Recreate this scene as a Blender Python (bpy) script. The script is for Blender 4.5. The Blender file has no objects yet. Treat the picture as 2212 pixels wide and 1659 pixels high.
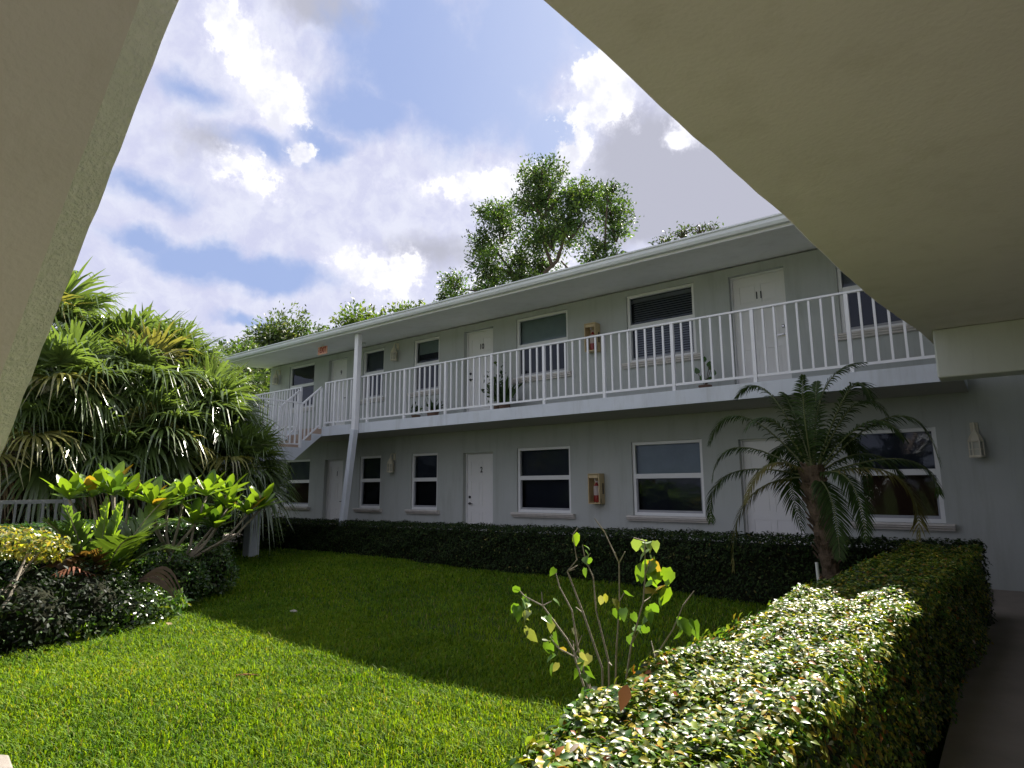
import bpy, math, random
import numpy as np
from mathutils import Matrix, Vector
rnd = random.Random(7); rng = np.random.default_rng(11)
S = bpy.context.scene; COL = S.collection
rad = math.radians

# ------------------------------------------------------------------ camera
cam_d = bpy.data.cameras.new('camera'); cam = bpy.data.objects.new('camera', cam_d); COL.objects.link(cam)
Rv = Vector((0.78588504, 0.61835671, -0.00443605)); Fv = Vector((-0.60955372, 0.77586446, 0.16272248)); Uv = Vector((0.10406231, -0.12517715, 0.98666191))
M = Matrix((Rv, Uv, -Fv)).transposed().to_4x4(); M.translation = Vector((0, 0, 1.319))
cam.matrix_world = M
cam_d.sensor_width = 36; cam_d.lens = 1347.9 / 2212 * 36; cam_d.clip_end = 3000; cam_d.clip_start = 0.05
S.camera = cam

# ------------------------------------------------------------------ world, sun, exposure
EXPOSURE = 1.7
SUN_DIR = Vector((-0.24, 1.0, 0.985)).normalized()       # towards the sun
S.view_settings.view_transform = 'Standard'; S.view_settings.look = 'None'
S.view_settings.exposure = EXPOSURE; S.view_settings.gamma = 1
w = bpy.data.worlds.new('World'); S.world = w; w.use_nodes = True
NT = w.node_tree; NT.nodes.clear()
def N(t, **k):
    n = NT.nodes.new(t)
    for a, b in k.items(): setattr(n, a, b)
    return n
def lk(a, b): NT.links.new(a, b)
def mth(op, a, b=None, c=None, clamp=False):
    n = N('ShaderNodeMath', operation=op); n.use_clamp = clamp
    for i, x in enumerate((a, b, c)):
        if x is None: continue
        if isinstance(x, (int, float)): n.inputs[i].default_value = x
        else: lk(x, n.inputs[i])
    return n.outputs[0]
out = N('ShaderNodeOutputWorld'); bg = N('ShaderNodeBackground'); lk(bg.outputs[0], out.inputs[0])
sky = N('ShaderNodeTexSky', sky_type='NISHITA'); sky.sun_disc = False
sky.sun_elevation = math.asin(SUN_DIR.z); sky.sun_rotation = math.atan2(SUN_DIR.x, SUN_DIR.y)
sky.air_density = 1.0; sky.dust_density = 1.2; sky.ozone_density = 2.0
tc = N('ShaderNodeTexCoord'); sep = N('ShaderNodeSeparateXYZ'); lk(tc.outputs['Generated'], sep.inputs[0])
az = mth('MULTIPLY', mth('ARCTAN2', sep.outputs[0], sep.outputs[1]), 180 / math.pi / 10)
el = mth('MULTIPLY', mth('ARCSINE', sep.outputs[2]), 180 / math.pi / 10)
cmb = N('ShaderNodeCombineXYZ'); lk(az, cmb.inputs[0]); lk(el, cmb.inputs[1])
def noise(vec, scale, detail=6, rough=0.55, col=False, off=0.0):
    n = N('ShaderNodeTexNoise'); n.inputs['Scale'].default_value = scale; n.inputs['Detail'].default_value = detail
    n.inputs['Roughness'].default_value = rough
    if off:
        a = N('ShaderNodeVectorMath', operation='ADD'); lk(vec, a.inputs[0]); a.inputs[1].default_value = (off, off * .7, off * .3); vec = a.outputs[0]
    lk(vec, n.inputs['Vector']); return n.outputs['Color'] if col else n.outputs['Fac']
def warp(vec, scale, amp, off):
    c = noise(vec, scale, 5, .6, True, off)
    a = N('ShaderNodeVectorMath', operation='SUBTRACT'); lk(c, a.inputs[0]); a.inputs[1].default_value = (.5, .5, .5)
    b = N('ShaderNodeVectorMath', operation='MULTIPLY_ADD'); lk(a.outputs[0], b.inputs[0]); b.inputs[1].default_value = (amp, amp, 0); lk(vec, b.inputs[2])
    return b.outputs[0]
Pw = warp(cmb.outputs[0], 1.6, .45, 3.1)          # broad soft warp
Pc = warp(cmb.outputs[0], 5.0, .34, 9.7)         # crisp cumulus warp
def blobs(vec, lst, power=1.0):
    tot = None
    for (a, e, ra, re_, s) in lst:
        m = N('ShaderNodeVectorMath', operation='SUBTRACT'); lk(vec, m.inputs[0]); m.inputs[1].default_value = (a / 10, e / 10, 0)
        q = N('ShaderNodeVectorMath', operation='MULTIPLY'); lk(m.outputs[0], q.inputs[0]); q.inputs[1].default_value = (10 / ra, 10 / re_, 0)
        l = N('ShaderNodeVectorMath', operation='LENGTH'); lk(q.outputs[0], l.inputs[0])
        v = mth('MULTIPLY', mth('SUBTRACT', 1.0, l.outputs['Value']), s)
        tot = v if tot is None else mth('MAXIMUM', tot, v)
    return mth('MAXIMUM', tot, -1.0)
def sstep(x, lo, hi):
    n = N('ShaderNodeMapRange', interpolation_type='SMOOTHSTEP'); lk(x, n.inputs[0]); n.inputs[1].default_value = lo; n.inputs[2].default_value = hi
    return n.outputs[0]
def mixc(f, a, b):
    n = N('ShaderNodeMix', data_type='RGBA')
    if isinstance(f, (int, float)): n.inputs[0].default_value = f
    else: lk(f, n.inputs[0])
    for i, x in ((6, a), (7, b)):
        if isinstance(x, tuple): n.inputs[i].default_value = (*x, 1)
        else: lk(x, n.inputs[i])
    return n.outputs[2]
# blue openings in the veil:  azimuth, elevation, radius az, radius el, strength
BLUE = [(-47, 36.5, 10, 6, 1.5), (-42, 33.5, 9, 4.5, 1.4), (-37, 38, 9, 6, 1.4), (-52, 32.3, 6, 2.6, 1.1), (-61.0, 18.0, 6.5, 1.9, 1.4), (-66, 18.7, 5.5, 1.7, 1.4), (-70, 19.5, 3, 1.2, 1.0),
        (-70.5, 23.0, 4.0, 1.4, .9), (-61, 28.3, 4.5, 1.1, .75), (-67.5, 31, 3.0, 1.2, .7), (-61.5, 14.2, 3.0, .9, 1.1), (-34, 31.0, 3.5, 2.6, 1.0), (-31, 39, 5, 4, 1.0), (-56, 29.5, 3, 1.4, .8)]
WHITE = [(-65.2, 36.6, 1.83, 1.44, 1.3), (-63.8, 35.2, 2.32, 1.92, 1.3), (-62.6, 33.8, 2.81, 2.16, 1.3), (-61.0, 32.3, 3.05, 2.16, 1.3), (-60.0, 31.0, 2.32, 1.44, 1.1), (-63.1, 26.4, 2.44, 1.20, 1.0), (-61.8, 25.2, 1.95, 0.96, .9), (-58.1, 28.2, 1.71, 0.96, 1.1),
         (-53.2, 19.9, 2.32, 1.44, 1.2), (-51.6, 19.2, 2.93, 1.68, 1.3), (-50.0, 18.2, 2.07, 1.44, 1.0), (-48.2, 19.6, 1.83, 1.68, 1.2), (-48.8, 17.8, 1.71, 1.68, 1.2), (-29.6, 35.4, 2.93, 2.04, 1.4), (-28.0, 33.6, 2.68, 2.40, 1.4), (-31.8, 32.3, 2.44, 1.08, .8),
         (-31.0, 30.6, 1.46, 1.68, 1.2), (-32.4, 29.2, 1.59, 1.56, 1.2), (-33.8, 27.8, 1.95, 1.32, 1.1), (-40, 26.8, 7.93, 1.08, 1.1), (-36.5, 27.0, 4.88, 1.80, 1.3), (-21.2, 30.1, 1.83, 1.08, 1.1), (-40.5, 18.5, 1.83, 2.16, 1.1), (-39, 22.5, 1.71, 2.64, 1.0), (-36, 20, 3.66, 2.40, .9)]
GREY = [(-24, 28, 8, 6.0, 1.2), (-18, 24, 8, 5, 1.2), (-27, 23, 8, 3, 1.0), (-56, 39, 7, 2.0, .8), (-46, 21, 7, 2.2, .5), (-66, 27.5, 4, 2, .4)]
nb = noise(cmb.outputs[0], 1.6, 8, .62, off=5.5); nf = noise(cmb.outputs[0], 4.5, 8, .6, off=2.2)
blue_f = mth('ADD', blobs(Pw, BLUE), mth('MULTIPLY', mth('SUBTRACT', nb, .5), 1.6))
blue_m = mth('MULTIPLY', sstep(blue_f, -0.30, .70), .97)
nw = noise(cmb.outputs[0], 6.5, 10, .72, off=1.2)
white_f = mth('ADD', blobs(Pc, WHITE), mth('MULTIPLY', mth('SUBTRACT', nw, .5), 2.8))
white_m = sstep(white_f, -.02, .48)
nsh = sstep(noise(cmb.outputs[0], 3.2, 8, .6, off=7.7), .42, .66)
white_glow = sstep(white_f, -.6, .35)
grey_m = sstep(mth('ADD', blobs(Pw, GREY), mth('MULTIPLY', mth('SUBTRACT', nf, .5), .5)), -.05, .5)
K = 0.5 ** EXPOSURE
skc = N('ShaderNodeVectorMath', operation='SCALE'); lk(sky.outputs[0], skc.inputs[0]); skc.inputs['Scale'].default_value = 0.105
hz = mixc(.95, skc.outputs[0], mixc(sstep(az, -5.2, -3.0), (.34 * K, .44 * K, .74 * K), (.44 * K, .53 * K, .79 * K)))
nv = noise(Pw, 3.2, 9, .62, off=4.1)
veil = mixc(sstep(nv, .34, .68), (.66 * K, .68 * K, .89 * K), (.82 * K, .84 * K, .98 * K))
veil = mixc(grey_m, veil, (.52 * K, .53 * K, .63 * K))
veil = mixc(mth('MULTIPLY', white_glow, .55), veil, (.95 * K, .95 * K, 1.08 * K))
c = mixc(blue_m, veil, hz)
c = mixc(white_m, c, mixc(nsh, (1.12 * K, 1.12 * K, 1.15 * K), (.84 * K, .85 * K, .96 * K)))
up = sstep(sep.outputs[2], -.02, .03)
c = mixc(up, (.08 * K, .09 * K, .06 * K), c)
lk(c, bg.inputs['Color']); bg.inputs['Strength'].default_value = 1.0
sl = bpy.data.lights.new('sun', 'SUN'); sl.energy = 5.0; sl.angle = rad(.53); sl.color = (1, .93, .82)
so = bpy.data.objects.new('sun', sl); COL.objects.link(so); so.rotation_euler = SUN_DIR.to_track_quat('Z', 'Y').to_euler(); so.location = (0, 0, 30)

# ------------------------------------------------------------------ materials
def mat(name, col, rough=.7, spec=.4, bump=0, bscale=40, var=0, vscale=3, metal=0, col2=None, bdist=.01, trans=0):
    m = bpy.data.materials.new(name); m.use_nodes = True; t = m.node_tree; b = t.nodes['Principled BSDF']
    b.inputs['Base Color'].default_value = (*col, 1); b.inputs['Roughness'].default_value = rough
    b.inputs['Specular IOR Level'].default_value = spec; b.inputs['Metallic'].default_value = metal
    tcn = t.nodes.new('ShaderNodeTexCoord')
    if var or col2:
        n = t.nodes.new('ShaderNodeTexNoise'); n.inputs['Scale'].default_value = vscale; n.inputs['Detail'].default_value = 8; n.inputs['Roughness'].default_value = .6
        t.links.new(tcn.outputs['Object'], n.inputs['Vector'])
        mr = t.nodes.new('ShaderNodeMapRange'); mr.inputs[1].default_value = .32; mr.inputs[2].default_value = .68; t.links.new(n.outputs['Fac'], mr.inputs[0])
        mx = t.nodes.new('ShaderNodeMix'); mx.data_type = 'RGBA'; t.links.new(mr.outputs[0], mx.inputs[0])
        c2 = col2 or tuple(x * (1 - var) for x in col)
        mx.inputs[6].default_value = (*col, 1); mx.inputs[7].default_value = (*c2, 1); t.links.new(mx.outputs[2], b.inputs['Base Color'])
    if bump:
        n = t.nodes.new('ShaderNodeTexNoise'); n.inputs['Scale'].default_value = bscale; n.inputs['Detail'].default_value = 6
        t.links.new(tcn.outputs['Object'], n.inputs['Vector'])
        bp = t.nodes.new('ShaderNodeBump'); bp.inputs['Strength'].default_value = bump; bp.inputs['Distance'].default_value = bdist
        t.links.new(n.outputs['Fac'], bp.inputs['Height']); t.links.new(bp.outputs[0], b.inputs['Normal'])
    return m
def streaks(m, amt):
    t = m.node_tree; b = t.nodes['Principled BSDF']; src = b.inputs['Base Color'].links[0].from_socket
    tcn = t.nodes.new('ShaderNodeTexCoord'); mp = t.nodes.new('ShaderNodeMapping'); mp.inputs['Scale'].default_value = (3.0, 3.0, .35); t.links.new(tcn.outputs['Object'], mp.inputs[0])
    n = t.nodes.new('ShaderNodeTexNoise'); n.inputs['Scale'].default_value = 1.6; n.inputs['Detail'].default_value = 7; n.inputs['Roughness'].default_value = .7; t.links.new(mp.outputs[0], n.inputs['Vector'])
    mr = t.nodes.new('ShaderNodeMapRange'); mr.inputs[1].default_value = .5; mr.inputs[2].default_value = .8; mr.inputs[4].default_value = amt; t.links.new(n.outputs['Fac'], mr.inputs[0])
    mx = t.nodes.new('ShaderNodeMix'); mx.data_type = 'RGBA'; mx.blend_type = 'MULTIPLY'; t.links.new(mr.outputs[0], mx.inputs[0]); t.links.new(src, mx.inputs[6]); mx.inputs[7].default_value = (.62, .60, .52, 1)
    t.links.new(mx.outputs[2], b.inputs['Base Color'])
def leafmat(name, rough=.35, spec=.5, transl=.35, gain=1.0, tcol=(1.25, 1.35, .45)):
    """leaf: colour from the mesh's per-leaf colour attribute (pigment, with shade or glints painted in on some plants), thin and translucent"""
    m = bpy.data.materials.new(name); m.use_nodes = True; t = m.node_tree; b = t.nodes['Principled BSDF']; o = t.nodes['Material Output']
    a = t.nodes.new('ShaderNodeAttribute'); a.attribute_name = 'pigment'
    t.links.new(a.outputs['Color'], b.inputs['Base Color']); b.inputs['Roughness'].default_value = rough; b.inputs['Specular IOR Level'].default_value = spec
    tr = t.nodes.new('ShaderNodeBsdfTranslucent'); mm = t.nodes.new('ShaderNodeMix'); mm.data_type = 'RGBA'; mm.blend_type = 'MULTIPLY'; mm.inputs[0].default_value = 1
    t.links.new(a.outputs['Color'], mm.inputs[6]); mm.inputs[7].default_value = (*[x * gain for x in tcol], 1); t.links.new(mm.outputs[2], tr.inputs['Color'])
    mx = t.nodes.new('ShaderNodeMixShader'); mx.inputs[0].default_value = transl
    t.links.new(b.outputs[0], mx.inputs[1]); t.links.new(tr.outputs[0], mx.inputs[2]); t.links.new(mx.outputs[0], o.inputs['Surface'])
    return m
MT = {}
MT['stucco'] = mat('stucco', (.43, .455, .43), .85, .25, .35, 90, .07, 1.2, bdist=.004)
MT['eave'] = mat('eave_plaster', (.90, .90, .86), .9, .2, .3, 60, .08, 1.0, bdist=.004)
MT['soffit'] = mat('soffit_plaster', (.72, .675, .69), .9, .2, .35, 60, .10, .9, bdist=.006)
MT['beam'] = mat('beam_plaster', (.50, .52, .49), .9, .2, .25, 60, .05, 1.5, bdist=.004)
MT['rough'] = mat('rough_lit_plaster', (.90, .895, .88), .95, .2, .8, 70, .10, 25, bdist=.012)  # rougher plaster, colour lightened for the courtyard light its edge catches
MT['slab'] = mat('slab_paint', (.62, .66, .70), .75, .3, .3, 50, .10, 2.5, bdist=.004)
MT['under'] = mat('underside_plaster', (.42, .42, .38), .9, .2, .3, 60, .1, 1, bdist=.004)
for k_, a_ in (('stucco', .55), ('slab', .6), ('soffit', .35), ('beam', .4), ('eave', .3)): streaks(MT[k_], a_)
MT['white'] = mat('white_paint', (.80, .81, .82), .45, .5, .08, 30, .06, 5)
MT['door'] = mat('door_paint', (.72, .72, .70), .55, .4, .05, 20, .05, 2)
MT['frame'] = mat('window_frame', (.74, .75, .74), .45, .5, 0, 1, .05, 4)
MT['sill'] = mat('sill_stone', (.62, .59, .54), .8, .3, .4, 40, .18, 8, bdist=.004)
MT['gutter'] = mat('gutter_metal', (.72, .76, .76), .4, .5, .05, 10, .10, 2)
MT['roof'] = mat('roof_membrane', (.45, .46, .46), .9, .2, .3, 30, .15, 2)
MT['tread'] = mat('stair_concrete', (.42, .33, .26), .9, .2, .4, 50, .25, 6)
MT['conc'] = mat('walkway_concrete', (.27, .235, .20), .9, .25, .4, 60, .22, 2.2, bdist=.005)
MT['bounce_conc'] = mat('bounce_paving', (.36, .315, .27), .9, .2, .4, 40, .12, 2)
MT['soil'] = mat('lawn_soil', (.03, .055, .010), .95, .1, .6, 25, 0, 4, col2=(.05, .075, .012), bdist=.03)
MT['inner'] = mat('blocking_core', (.018, .02, .010), .95, .1, .8, 20, .4, 6, bdist=.05)
MT['bark'] = mat('bark', (.11, .085, .065), .9, .2, .9, 22, .4, 7, bdist=.03)
MT['bark_pale'] = mat('pale_bark', (.33, .29, .23), .85, .2, .7, 60, .35, 20, bdist=.008)
MT['palm_trunk'] = mat('palm_trunk', (.15, .11, .075), .95, .15, 1, 28, .5, 9, bdist=.03)
MT['room'] = mat('room_dark', (.03, .03, .035), .9, .1)
MT['black'] = mat('black_metal', (.02, .02, .022), .35, .5)
MT['steel'] = mat('brushed_steel', (.45, .45, .44), .3, .5, metal=1)
MT['lamp'] = mat('lantern_cream', (.62, .58, .45), .6, .4, .1, 30, .1, 12)
MT['lampglass'] = mat('lantern_glass', (.40, .40, .33), .25, .6)
MT['box'] = mat('cabinet_plastic', (.56, .44, .24), .5, .5, .1, 20, .08, 9)
MT['boxin'] = mat('cabinet_inside', (.30, .20, .13), .7, .3)
MT['red'] = mat('red_paint', (.22, .015, .012), .3, .5)
MT['tag'] = mat('paper_label', (.42, .36, .32), .7, .3)
MT['exit'] = mat('exit_face', (.80, .42, .30), .5, .4)
MT['exitred'] = mat('exit_letters', (.30, .006, .004), .4, .4)
MT['pot'] = mat('pot_clay', (.16, .10, .07), .8, .3)
MT['fence'] = mat('fence_paint', (.22, .23, .22), .7, .3, .2, 20, .2, 5)
MT['stone'] = mat('paving_stone', (.24, .215, .19), .9, .2, .5, 40, .2, 8)
MT['stick'] = mat('dead_wood', (.20, .06, .04), .8, .3)
MT['pipe'] = mat('pvc', (.6, .62, .58), .5, .4)
MT['dry'] = leafmat('dry_leaf', .7, .2, .15, 1, (1.1, 1, .8))
MT['leaf'] = leafmat('glossy_leaf', .26, .55, .30)
MT['leaf_shade'] = leafmat('matt_shaded_leaf', .55, .12, .2)  # shaded counterpart of the hedge leaf, gloss cut, used with darkened palettes
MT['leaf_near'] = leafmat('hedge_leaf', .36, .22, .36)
MT['leaf_far'] = leafmat('tree_leaf', .5, .35, .35)
MT['fan'] = leafmat('fan_leaf', .25, .9, .40, 1.0, (1.3, 1.25, .55))
MT['feather'] = leafmat('feather_leaf', .5, .25, .25)
MT['broad'] = leafmat('broad_leaf', .36, .45, .42, 1.0, (1.35, 1.25, .4))
MT['grass'] = leafmat('grass_blade', .6, .12, .45, 1.0, (1.5, 1.3, .3))
def shade_mat(name, col): return mat(name, col, .8, .2, .1, 60, .15, 5)
def glass_mat():
    m = bpy.data.materials.new('window_glass'); m.use_nodes = True; t = m.node_tree; t.nodes.clear()
    o = t.nodes.new('ShaderNodeOutputMaterial'); tr = t.nodes.new('ShaderNodeBsdfTransparent'); tr.inputs[0].default_value = (.66, .70, .74, 1)
    g = t.nodes.new('ShaderNodeBsdfGlossy'); g.inputs['Roughness'].default_value = .05; g.inputs['Color'].default_value = (.55, .6, .66, 1)
    f = t.nodes.new('ShaderNodeFresnel'); f.inputs[0].default_value = 1.5
    n = t.nodes.new('ShaderNodeTexNoise'); n.inputs['Scale'].default_value = 2.5; tcn = t.nodes.new('ShaderNodeTexCoord'); t.links.new(tcn.outputs['Object'], n.inputs['Vector'])
    b = t.nodes.new('ShaderNodeBump'); b.inputs['Strength'].default_value = .06; b.inputs['Distance'].default_value = .05; t.links.new(n.outputs['Fac'], b.inputs['Height'])
    t.links.new(b.outputs[0], g.inputs['Normal'])
    mx = t.nodes.new('ShaderNodeMixShader'); t.links.new(f.outputs[0], mx.inputs[0]); t.links.new(tr.outputs[0], mx.inputs[1]); t.links.new(g.outputs[0], mx.inputs[2]); t.links.new(mx.outputs[0], o.inputs[0])
    return m
MT['glass'] = glass_mat()

# ------------------------------------------------------------------ mesh helpers
class MB:
    def __init__(s): s.v = []; s.f = []
    def quad(s, a, b, c, d):
        n = len(s.v); s.v += [tuple(a), tuple(b), tuple(c), tuple(d)]; s.f.append((n, n + 1, n + 2, n + 3)); return s
    def poly(s, pts):
        n = len(s.v); s.v += [tuple(p) for p in pts]; s.f.append(tuple(range(n, n + len(pts)))); return s
    def box(s, x0, x1, y0, y1, z0, z1):
        n = len(s.v); s.v += [(x, y, z) for x in (x0, x1) for y in (y0, y1) for z in (z0, z1)]
        for f in ((0, 1, 3, 2), (4, 6, 7, 5), (0, 4, 5, 1), (2, 3, 7, 6), (0, 2, 6, 4), (1, 5, 7, 3)): s.f.append(tuple(n + i for i in f))
        return s
    def bar(s, a, b, w, h=None, up=(0, 0, 1)):
        h = h or w; a = Vector(a); b = Vector(b); d = (b - a).normalized(); u = Vector(up)
        if abs(d.dot(u)) > .95: u = Vector((0, 1, 0))
        r = d.cross(u).normalized(); q = r.cross(d).normalized(); n = len(s.v)
        for p in (a, b):
            for i, j in ((-1, -1), (1, -1), (1, 1), (-1, 1)): s.v.append(tuple(p + r * i * w / 2 + q * j * h / 2))
        for f in ((3, 2, 1, 0), (4, 5, 6, 7), (0, 1, 5, 4), (1, 2, 6, 5), (2, 3, 7, 6), (3, 0, 4, 7)): s.f.append(tuple(n + i for i in f))
        return s
    def prism(s, prof, axis, a, b):
        """profile polygon extruded along x ('x': prof=(y,z)) or y ('y': prof=(x,z))"""
        n = len(s.v); k = len(prof)
        for t in (a, b):
            for p, q in prof: s.v.append((t, p, q) if axis == 'x' else (p, t, q))
        s.f.append(tuple(n + i for i in range(k))); s.f.append(tuple(n + k + i for i in range(k))[::-1])
        for i in range(k): j = (i + 1) % k; s.f.append((n + i, n + j, n + k + j, n + k + i))
        return s
    def tube(s, pts, radii, k=7):
        pts = [Vector(p) for p in pts]; n = len(s.v); m = len(pts)
        if not hasattr(radii, '__len__'): radii = [radii] * m
        u = Vector((.3, .2, .93))
        for i, p in enumerate(pts):
            d = (pts[min(i + 1, m - 1)] - pts[max(i - 1, 0)]).normalized()
            if abs(d.dot(u)) > .97: u = Vector((1, .1, 0))
            r = d.cross(u).normalized(); q = r.cross(d)
            for j in range(k):
                a = 2 * math.pi * j / k; s.v.append(tuple(p + (r * math.cos(a) + q * math.sin(a)) * radii[i]))
        for i in range(m - 1):
            for j in range(k):
                a = n + i * k + j; b = n + i * k + (j + 1) % k; s.f.append((a, b, b + k, a + k))
        s.f.append(tuple(n + j for j in range(k))[::-1]); s.f.append(tuple(n + (m - 1) * k + j for j in range(k)))
        return s
    def lathe(s, c, prof, k=14):
        n = len(s.v)
        for r, z in prof:
            for j in range(k): a = 2 * math.pi * j / k; s.v.append((c[0] + r * math.cos(a), c[1] + r * math.sin(a), c[2] + z))
        for i in range(len(prof) - 1):
            for j in range(k):
                a = n + i * k + j; b = n + i * k + (j + 1) % k; s.f.append((a, b, b + k, a + k))
        s.f.append(tuple(n + j for j in range(k))[::-1]); s.f.append(tuple(n + (len(prof) - 1) * k + j for j in range(k)))
        return s
def wloc(o):
    v = Vector((0, 0, 0))
    while o: v += o.location; o = o.parent
    return v
def link(name, me, parent):
    o = bpy.data.objects.new(name, me); COL.objects.link(o)
    if parent: o.parent = parent
    return o
def obj(name, mb, m, parent=None, smooth=False, bevel=0):
    off = wloc(parent) if parent else Vector((0, 0, 0))
    me = bpy.data.meshes.new(name); me.from_pydata([(x - off.x, y - off.y, z - off.z) for x, y, z in mb.v], [], mb.f)
    me.materials.append(MT[m] if isinstance(m, str) else m)
    if smooth: me.polygons.foreach_set('use_smooth', [True] * len(me.polygons))
    o = link(name, me, parent)
    if bevel:
        b = o.modifiers.new('bevel', 'BEVEL'); b.width = bevel; b.segments = 2; b.limit_method = 'ANGLE'
    return o
def tag(o, label=None, cat=None, group=None, kind=None):
    if label: o['label'] = label
    if cat: o['category'] = cat
    if group: o['group'] = group
    if kind: o['kind'] = kind
    return o
def thing(name, label, cat, loc=(0, 0, 0), group=None):
    o = bpy.data.objects.new(name, None); COL.objects.link(o); o.location = loc; o.empty_display_size = .2
    return tag(o, label, cat, group)
def dup(root, loc, label):
    r = root.copy(); COL.objects.link(r); r.location = loc; r['label'] = label
    for ch in list(root.children):
        c_ = ch.copy(); COL.objects.link(c_); c_.parent = r
        for g in list(ch.children):
            d = g.copy(); COL.objects.link(d); d.parent = c_
    return r
def npmesh(name, V, F4=None, F3=None, cols=None, m=None, parent=None, smooth=False):
    """V (n,3); F4 (k,4), F3 (k,3); cols per vertex (n,3)"""
    off = np.array(wloc(parent)) if parent else 0
    V = np.asarray(V, np.float32) - off
    me = bpy.data.meshes.new(name); me.vertices.add(len(V)); me.vertices.foreach_set('co', V.astype(np.float32).ravel())
    F4 = np.zeros((0, 4), int) if F4 is None else np.asarray(F4); F3 = np.zeros((0, 3), int) if F3 is None else np.asarray(F3)
    idx = np.concatenate([F4.ravel(), F3.ravel()]).astype(np.int32)
    tot = np.concatenate([np.full(len(F4), 4), np.full(len(F3), 3)]).astype(np.int32)
    me.loops.add(len(idx)); me.loops.foreach_set('vertex_index', idx)
    me.polygons.add(len(tot)); st = np.concatenate([[0], np.cumsum(tot)[:-1]]).astype(np.int32)
    me.polygons.foreach_set('loop_start', st); me.polygons.foreach_set('loop_total', tot)
    if smooth: me.polygons.foreach_set('use_smooth', np.ones(len(tot), bool))
    me.update(calc_edges=True)
    if cols is not None:
        ca = me.color_attributes.new('pigment', 'FLOAT_COLOR', 'POINT')
        ca.data.foreach_set('color', np.concatenate([cols, np.ones((len(cols), 1))], 1).astype(np.float32).ravel())
    me.materials.append(MT[m] if isinstance(m, str) else m)
    return link(name, me, parent)
def norm(a): return a / (np.linalg.norm(a, axis=-1, keepdims=True) + 1e-9)
# leaf templates: (along, side, up) + faces
T_SIMPLE = (np.array([(0, 0, 0), (.45, .26, .07), (.45, -.26, .07), (1, 0, -.12), (.5, 0, 0)]), None, np.array([(0, 4, 1), (1, 4, 3), (0, 2, 4), (2, 3, 4)]))
T_NEAR = (np.array([(0, 0, 0), (.22, .20, .05), (.58, .24, .05), (1, 0, -.16), (.58, -.24, .05), (.22, -.20, .05), (.27, 0, .0), (.62, 0, -.02)]),
          np.array([(1, 6, 7, 2), (6, 5, 4, 7)]), np.array([(0, 6, 1), (0, 5, 6), (2, 7, 3), (7, 4, 3)]))
T_LANCE = (np.array([(0, 0, 0), (.3, .12, .03), (.3, -.12, .03), (.68, .15, 0), (.68, -.15, 0), (1, 0, -.14), (.3, 0, 0), (.7, 0, -.04)]),
           np.array([(1, 6, 7, 3), (6, 2, 4, 7)]), np.array([(0, 6, 1), (0, 2, 6), (3, 7, 5), (7, 4, 5)]))
def leaves(name, pos, nrm, dr, size, cols, m, parent=None, tmpl=T_SIMPLE, wid=1.0):
    tv, t4, t3 = tmpl; n = len(pos); k = len(tv)
    nrm = norm(nrm); dr = norm(dr - nrm * np.sum(dr * nrm, 1, keepdims=True)); sd = np.cross(nrm, dr)
    size = np.broadcast_to(size, (n,))[:, None, None]
    V = pos[:, None, :] + size * (tv[None, :, 0:1] * dr[:, None, :] + wid * tv[None, :, 1:2] * sd[:, None, :] + tv[None, :, 2:3] * nrm[:, None, :])
    b = (np.arange(n) * k)[:, None, None]
    f4 = (t4[None] + b).reshape(-1, 4) if t4 is not None else None
    f3 = (t3[None] + b).reshape(-1, 3)
    return npmesh(name, V.reshape(-1, 3), f4, f3, np.repeat(cols, k, 0), m, parent)
def rndu(n): return norm(rng.normal(size=(n, 3)))
def palette(n, cols, wts, jit=.18):
    c_ = np.array(cols)[rng.choice(len(cols), n, p=np.array(wts) / sum(wts))]
    return np.clip(c_ * (1 + rng.normal(0, jit, (n, 1))) * (1 + rng.normal(0, jit * .3, (n, 3))), .003, .9)
def blobcloud(bl, dens, shell=.5):
    """points in ellipsoid blobs (cx,cy,cz,rx,ry,rz); returns pos, outward normals"""
    P, Q = [], []
    for b in bl:
        cx, cy, cz, rx, ry, rz = b; n = int(dens * (rx * ry + ry * rz + rx * rz) * 4)
        d = rndu(n); r = 1 - shell * rng.random((n, 1)) ** 1.5
        r *= 1 + .12 * np.sin(d[:, :1] * 5 + cx * 3) * np.cos(d[:, 1:2] * 4 + cz)
        P.append(np.array([cx, cy, cz]) + d * r * np.array([rx, ry, rz])); Q.append(norm(d / np.array([rx, ry, rz])))
    return np.concatenate(P), np.concatenate(Q)

# ------------------------------------------------------------------ dimensions
YW = 10.36; YB = 9.06; ZS = 2.78; ZB = 2.555; XL = -17.67; XR = .95; ZG = -.1
def soffit_z(y): return 4.87 + (y - 8.82) * .1

# ------------------------------------------------------------------ ground, walkways, lawn
g = MB().quad((-400, -400, ZG - .06), (400, -400, ZG - .06), (400, 600, ZG - .06), (-400, 600, ZG - .06)); tag(obj('ground', g, 'soil'), kind='structure')
def sheet(x0, x1, y0, y1, step, f):
    xs = np.arange(x0, x1 + 1e-6, step); ys = np.arange(y0, y1 + 1e-6, step); X, Y = np.meshgrid(xs, ys)
    V = np.stack([X, Y, f(X, Y)], -1).reshape(-1, 3); nx = len(xs); ny = len(ys)
    i = (np.arange(ny - 1)[:, None] * nx + np.arange(nx - 1)[None]).ravel()
    return V, np.stack([i, i + 1, i + nx + 1, i + nx], 1)
def lawn_z(x, y): return ZG + .015 * np.sin(x * 1.3 + y) + .012 * np.sin(y * 2.1 - x * .7) - .006 * np.clip(-x - 9, 0, 10)
V, F = sheet(-22, -.5, -6, 9.0, .25, lawn_z); o = npmesh('lawn', V, F, m='soil', smooth=True); tag(o, kind='structure')
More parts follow.
